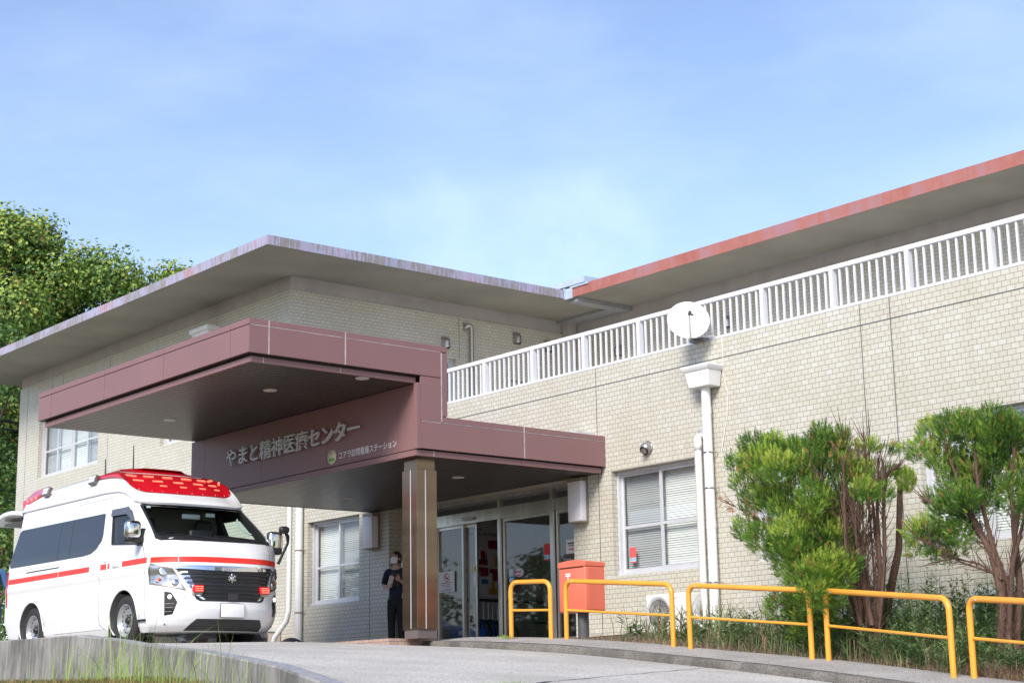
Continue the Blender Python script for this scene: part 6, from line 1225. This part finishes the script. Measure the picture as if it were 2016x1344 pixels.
M_mound = leafmat('ground_cover', [(0.24, 0.13, 0.05), (0.32, 0.20, 0.08), (0.16, 0.20, 0.05), (0.24, 0.28, 0.08)], .8, .2)
for _ in range(9000):
    y = random.uniform(11, 18.5); x = lerp_t(WX, y)-.2-abs(random.gauss(.7, .8)); blade(mb, Vector((x, y, zg(x, y)-.01)), random.uniform(0, 6.28), random.uniform(.3, 1.4), random.uniform(.03, .085), .004, 0, 3)
tag(mb.build('ground_cover', [M_mound]), 'brownish low ground cover below the retaining wall', 'ground cover', kind='stuff')

# ------------------------------------------------------------------ people
def skin(nodes, edges, sub=2):
    """Grow one continuous surface round a joint skeleton; nodes: name -> (point, radius or (rx, ry))."""
    me = bpy.data.meshes.new('sk'); names = list(nodes); me.from_pydata([nodes[n][0] for n in names], [(names.index(a), names.index(b)) for a, b in edges], [])
    o = bpy.data.objects.new('sk', me); COL.objects.link(o); md = o.modifiers.new('skin', 'SKIN'); md.use_smooth_shade = True
    if not me.skin_vertices:
        bm = bmesh.new(); bm.from_mesh(me); bm.verts.layers.skin.verify(); bm.to_mesh(me); bm.free()
    for i, n in enumerate(names):
        r = nodes[n][1]; me.skin_vertices[0].data[i].radius = r if isinstance(r, tuple) else (r, r); me.skin_vertices[0].data[i].use_root = (i == 0)
    sb = o.modifiers.new('sub', 'SUBSURF'); sb.levels = sub; sb.render_levels = sub
    dg = bpy.context.evaluated_depsgraph_get(); dg.update(); m2 = o.evaluated_get(dg).to_mesh(); mb = MB(); mb.add([v.co[:] for v in m2.vertices], [tuple(p.vertices) for p in m2.polygons], 0, True)
    o.evaluated_get(dg).to_mesh_clear(); bpy.data.objects.remove(o); bpy.data.meshes.remove(me); return mb
M_skin = mat('skin', (0.52, 0.33, 0.24), .55, var=.08); M_hair = mat('dark_hair', (0.02, 0.016, 0.014), .5); M_navy = mat('navy_cloth', (0.010, 0.016, 0.045), .85, var=.35, scale=16, bump=.1); M_blk = mat('black_cloth', (0.010, 0.010, 0.012), .85, var=.3, scale=16); M_mask = mat('white_mask', (0.72, 0.72, 0.74), .8, var=.05)
M_emt = mat('uniform_blue', (0.06, 0.16, 0.36), .8, var=.2); M_orange = mat('hi_vis_orange', (0.75, 0.13, 0.03), .6)
def person(pos, rz, H, label, top_m, trouser_m, arms, group=None, mask=True, look=(0, 0), glasses=False, lean=0.0):
    """A standing figure facing -y before it is turned by rz. arms: two lists shoulder>elbow>wrist in body space (metres at H = 1.6)."""
    k = H/1.6; t = thing('person', pos, label, 'person', group); M_ = Matrix.Translation(Vector(pos)) @ Matrix.Rotation(rz, 4, 'Z') @ Matrix.Scale(k, 4)
    def put(mb, name, m, par=t): mb.v = [tuple(M_ @ Vector(p)) for p in mb.v]; return mb.build(name, m, par)
    N = {'pelvis': ((0, .0, .86), (.135, .095)), 'waist': ((0, .0, 1.0), (.115, .085)), 'chest': ((0, lean, 1.18), (.14, .095)), 'neckb': ((0, lean*1.2, 1.32), (.075, .06)), 'neck': ((0, lean*1.3, 1.37), .048), 'skull': ((0, lean*1.4-.01, 1.42), .05)}
    E_ = [('pelvis', 'waist'), ('waist', 'chest'), ('chest', 'neckb'), ('neckb', 'neck'), ('neck', 'skull')]
    for s, a in ((-1, arms[0]), (1, arms[1])):
        p = f'{s}'; N['sh'+p] = ((s*.165, lean*1.1+.0, 1.285), .052); N['el'+p] = (a[0], .038); N['wr'+p] = (a[1], .026)
        E_ += [('neckb', 'sh'+p), ('sh'+p, 'el'+p), ('el'+p, 'wr'+p)]
        N['hip'+p] = ((s*.085, .0, .80), .085); N['kn'+p] = ((s*.09, -.015, .45), .055); N['an'+p] = ((s*.095, .02, .08), .038); N['toe'+p] = ((s*.105, -.12, .03), .034); E_ += [('pelvis', 'hip'+p), ('hip'+p, 'kn'+p), ('kn'+p, 'an'+p), ('an'+p, 'toe'+p)]
    b = skin(N, E_)
    # head: egg with jaw, nose, ears, eyes in the same mesh
    hx = Matrix.Translation((0, lean*1.4-.025, 1.495)) @ Matrix.Rotation(look[0], 4, 'Z') @ Matrix.Rotation(look[1], 4, 'X'); hd = MB(); hd.ell((0, 0, 0), .074, .092, .112, 20, 16)
    for i, v in enumerate(hd.v):
        x, y, z = v; jaw = max(0, -z/.11); x *= 1-.28*jaw; y = y*(1-.12*jaw)-.012*jaw; n_ = math.exp(-((x/.016)**2+((z+.012)/.028)**2)); y -= .022*n_ if y < 0 else 0; hd.v[i] = (x, y, z)
    for s in (-1, 1): hd.ell((s*.076, .008, -.01), .010, .020, .032, 8, 6); hd.ell((s*.030, -.078, .012), .012, .008, .007, 8, 6)
    hd.ell((0, -.086, -.052), .024, .006, .008, 8, 5)
    b.add([hx @ Vector(v) for v in hd.v], hd.f, 0, True)
    # hands: palm, four unequal fingers, thumb
    for s, a in ((-1, arms[0]), (1, arms[1])):
        wv, ev_ = Vector(a[1]), Vector(a[0]); d = (wv-ev_).normalized(); side = Vector(a[2]).normalized(); side = (side-d*side.dot(d)).normalized(); nn = d.cross(side)
        b.obox(wv+d*.045, d*.045, side*.036, nn*.012)
        for i, ln in enumerate((.066, .074, .070, .054)):
            q = wv+d*.088+side*(.027-.018*i); b.tube([q, q+d*ln*.45+nn*.006, q+d*ln*.78+nn*.022, q+d*ln*.9+nn*.04], [.0085, .008, .007, .005], 6)
        q = wv+d*.03+side*.036; b.tube([q, q+side*.025+d*.025, q+side*.03+d*.055+nn*.01], [.010, .009, .006], 6)
    put(b, 'body', M_skin)
    # top and trousers follow the same skeleton, a little wider
    T = {'waist': ((0, 0, .98), (.135, .105)), 'hem': ((0, 0, .80), (.165, .125)), 'chest': ((0, lean, 1.18), (.158, .112)), 'nb': ((0, lean*1.2+.005, 1.305), (.085, .06))}; TE = [('waist', 'hem'), ('waist', 'chest'), ('chest', 'nb')]
    for s, a in ((-1, arms[0]), (1, arms[1])): p = f'{s}'; sh = Vector((s*.168, lean*1.1, 1.282)); el = Vector(a[0]); T['s'+p] = (tuple(sh), .064); T['e'+p] = (tuple(sh.lerp(el, .92)), .056); TE += [('nb', 's'+p), ('s'+p, 'e'+p)]
    put(skin(T, TE), 'tunic', top_m)
    Q = {'w': ((0, 0, .90), (.14, .105)), 'h0': ((0, 0, .82), (.145, .11))}; QE = [('w', 'h0')]
    for s in (-1, 1): p = f'{s}'; Q['a'+p] = ((s*.085, 0, .74), .092); Q['k'+p] = ((s*.09, -.012, .45), .068); Q['f'+p] = ((s*.095, .015, .09), .058); QE += [('h0', 'a'+p), ('a'+p, 'k'+p), ('k'+p, 'f'+p)]
    put(skin(Q, QE), 'trousers', trouser_m)
    sh_ = MB()
    for s in (-1, 1): sh_.rbox(s*.10-.045, s*.10+.045, -.165, .075, .0, .075, .03)
    put(sh_, 'shoes', M_blk)
    hr = MB(); hr.ell((0, .012, .022), .083, .095, .108, 20, 14); keep = [f for f in hr.f if not all((hr.v[i][1] < -.035 and hr.v[i][2] < .062) or hr.v[i][2] < -.055 for i in f)]; hr.f = keep; hr.m = [0]*len(keep); hr.s = [True]*len(keep); hr.ell((0, .085, -.01), .045, .04, .05, 10, 8); hr.v = [tuple(hx @ Vector(v)) for v in hr.v]; put(hr, 'hair', M_hair)
    if mask:
        mk = MB(); V = []; n = 10
        for j in range(7):
            z = .0-.105*j/6; 
            for i in range(n+1): a = math.radians(-68+136*i/n); bul = .018*math.sin(math.pi*j/6)+.012*math.exp(-(a/.35)**2); V.append((math.sin(a)*(.077*(1-.20*j/6)), -math.cos(a)*(.094*(1-.06*j/6)+bul), z))
        mk.add([hx @ Vector(v) for v in V], [(j*(n+1)+i, j*(n+1)+i+1, (j+1)*(n+1)+i+1, (j+1)*(n+1)+i) for j in range(6) for i in range(n)], 0, True)
        for s in (-1, 1): mk.tube([hx @ Vector((s*.071, -.03, -.01)), hx @ Vector((s*.078, .005, .0))], .0025, 4)
        put(mk, 'mask', M_mask)
    if glasses:
        gl = MB()
        for s in (-1, 1): gl.tube([hx @ Vector((s*.032+.024*math.cos(q), -.099, .012+.018*math.sin(q))) for q in [2*math.pi*i/14 for i in range(15)]], .002, 4, cap=False); gl.tube([hx @ Vector((s*.056, -.096, .014)), hx @ Vector((s*.078, .0, .010))], .002, 4)
        put(gl, 'glasses', M_steeldk)
    return t, M_
# nurse with a clipboard beside the bronze column, looking up to the left
PX = (16.25, 22.72, .93)
t, M_ = person(PX, R(-62), 1.60, 'masked person in navy tunic holding a dark clipboard beside the bronze column', M_navy, M_blk, [((-.20, -.08, 1.03), (.05, -.34, 1.03), (.2, 0, 1)), ((.225, -.04, 1.03), (.165, -.24, 1.13), (.2, 0, 1))], look=(R(-8), R(-14)), glasses=True)
def held(fn, name, m, label, cat): mb = MB(); fn(mb); mb.v = [tuple(M_ @ Vector(p)) for p in mb.v]; o = mb.build(name, m, loc=tuple(M_ @ Vector((0, -.28, 1.08)))); tag(o, label, cat); return o
held(lambda m: m.obox((.135, -.28, 1.13), (0, .17, -.015), (.004, 0, 0), (.03, .008, .095)), 'clipboard', mat('charcoal_board', (0.06, 0.06, 0.065), .6), 'dark clipboard held against the chest of the masked person', 'clipboard')
held(lambda m: m.obox((.145, -.50, 1.10), (0, .075, -.006), (.002, 0, 0), (.02, .004, .07)), 'paper_sheet', M_paper, 'white printed sheet sticking out beside the dark clipboard', 'paper')
person((17.08, 23.58, .93), R(-62), 1.62, 'second masked person almost wholly hidden behind the bronze column', M_navy, M_blk, [((-.22, .0, 1.02), (-.2, -.10, .80), (0, -1, 0)), ((.22, .0, 1.02), (.2, -.10, .80), (0, -1, 0))])
person((10.60, 25.85, .862), R(150), 1.68, 'crew member in blue with an orange stripe at the open back of the ambulance', M_emt, M_emt, [((-.24, -.05, 1.02), (-.12, -.28, 1.0), (0, -1, 0)), ((.24, -.05, 1.02), (.14, -.28, 1.0), (0, -1, 0))])
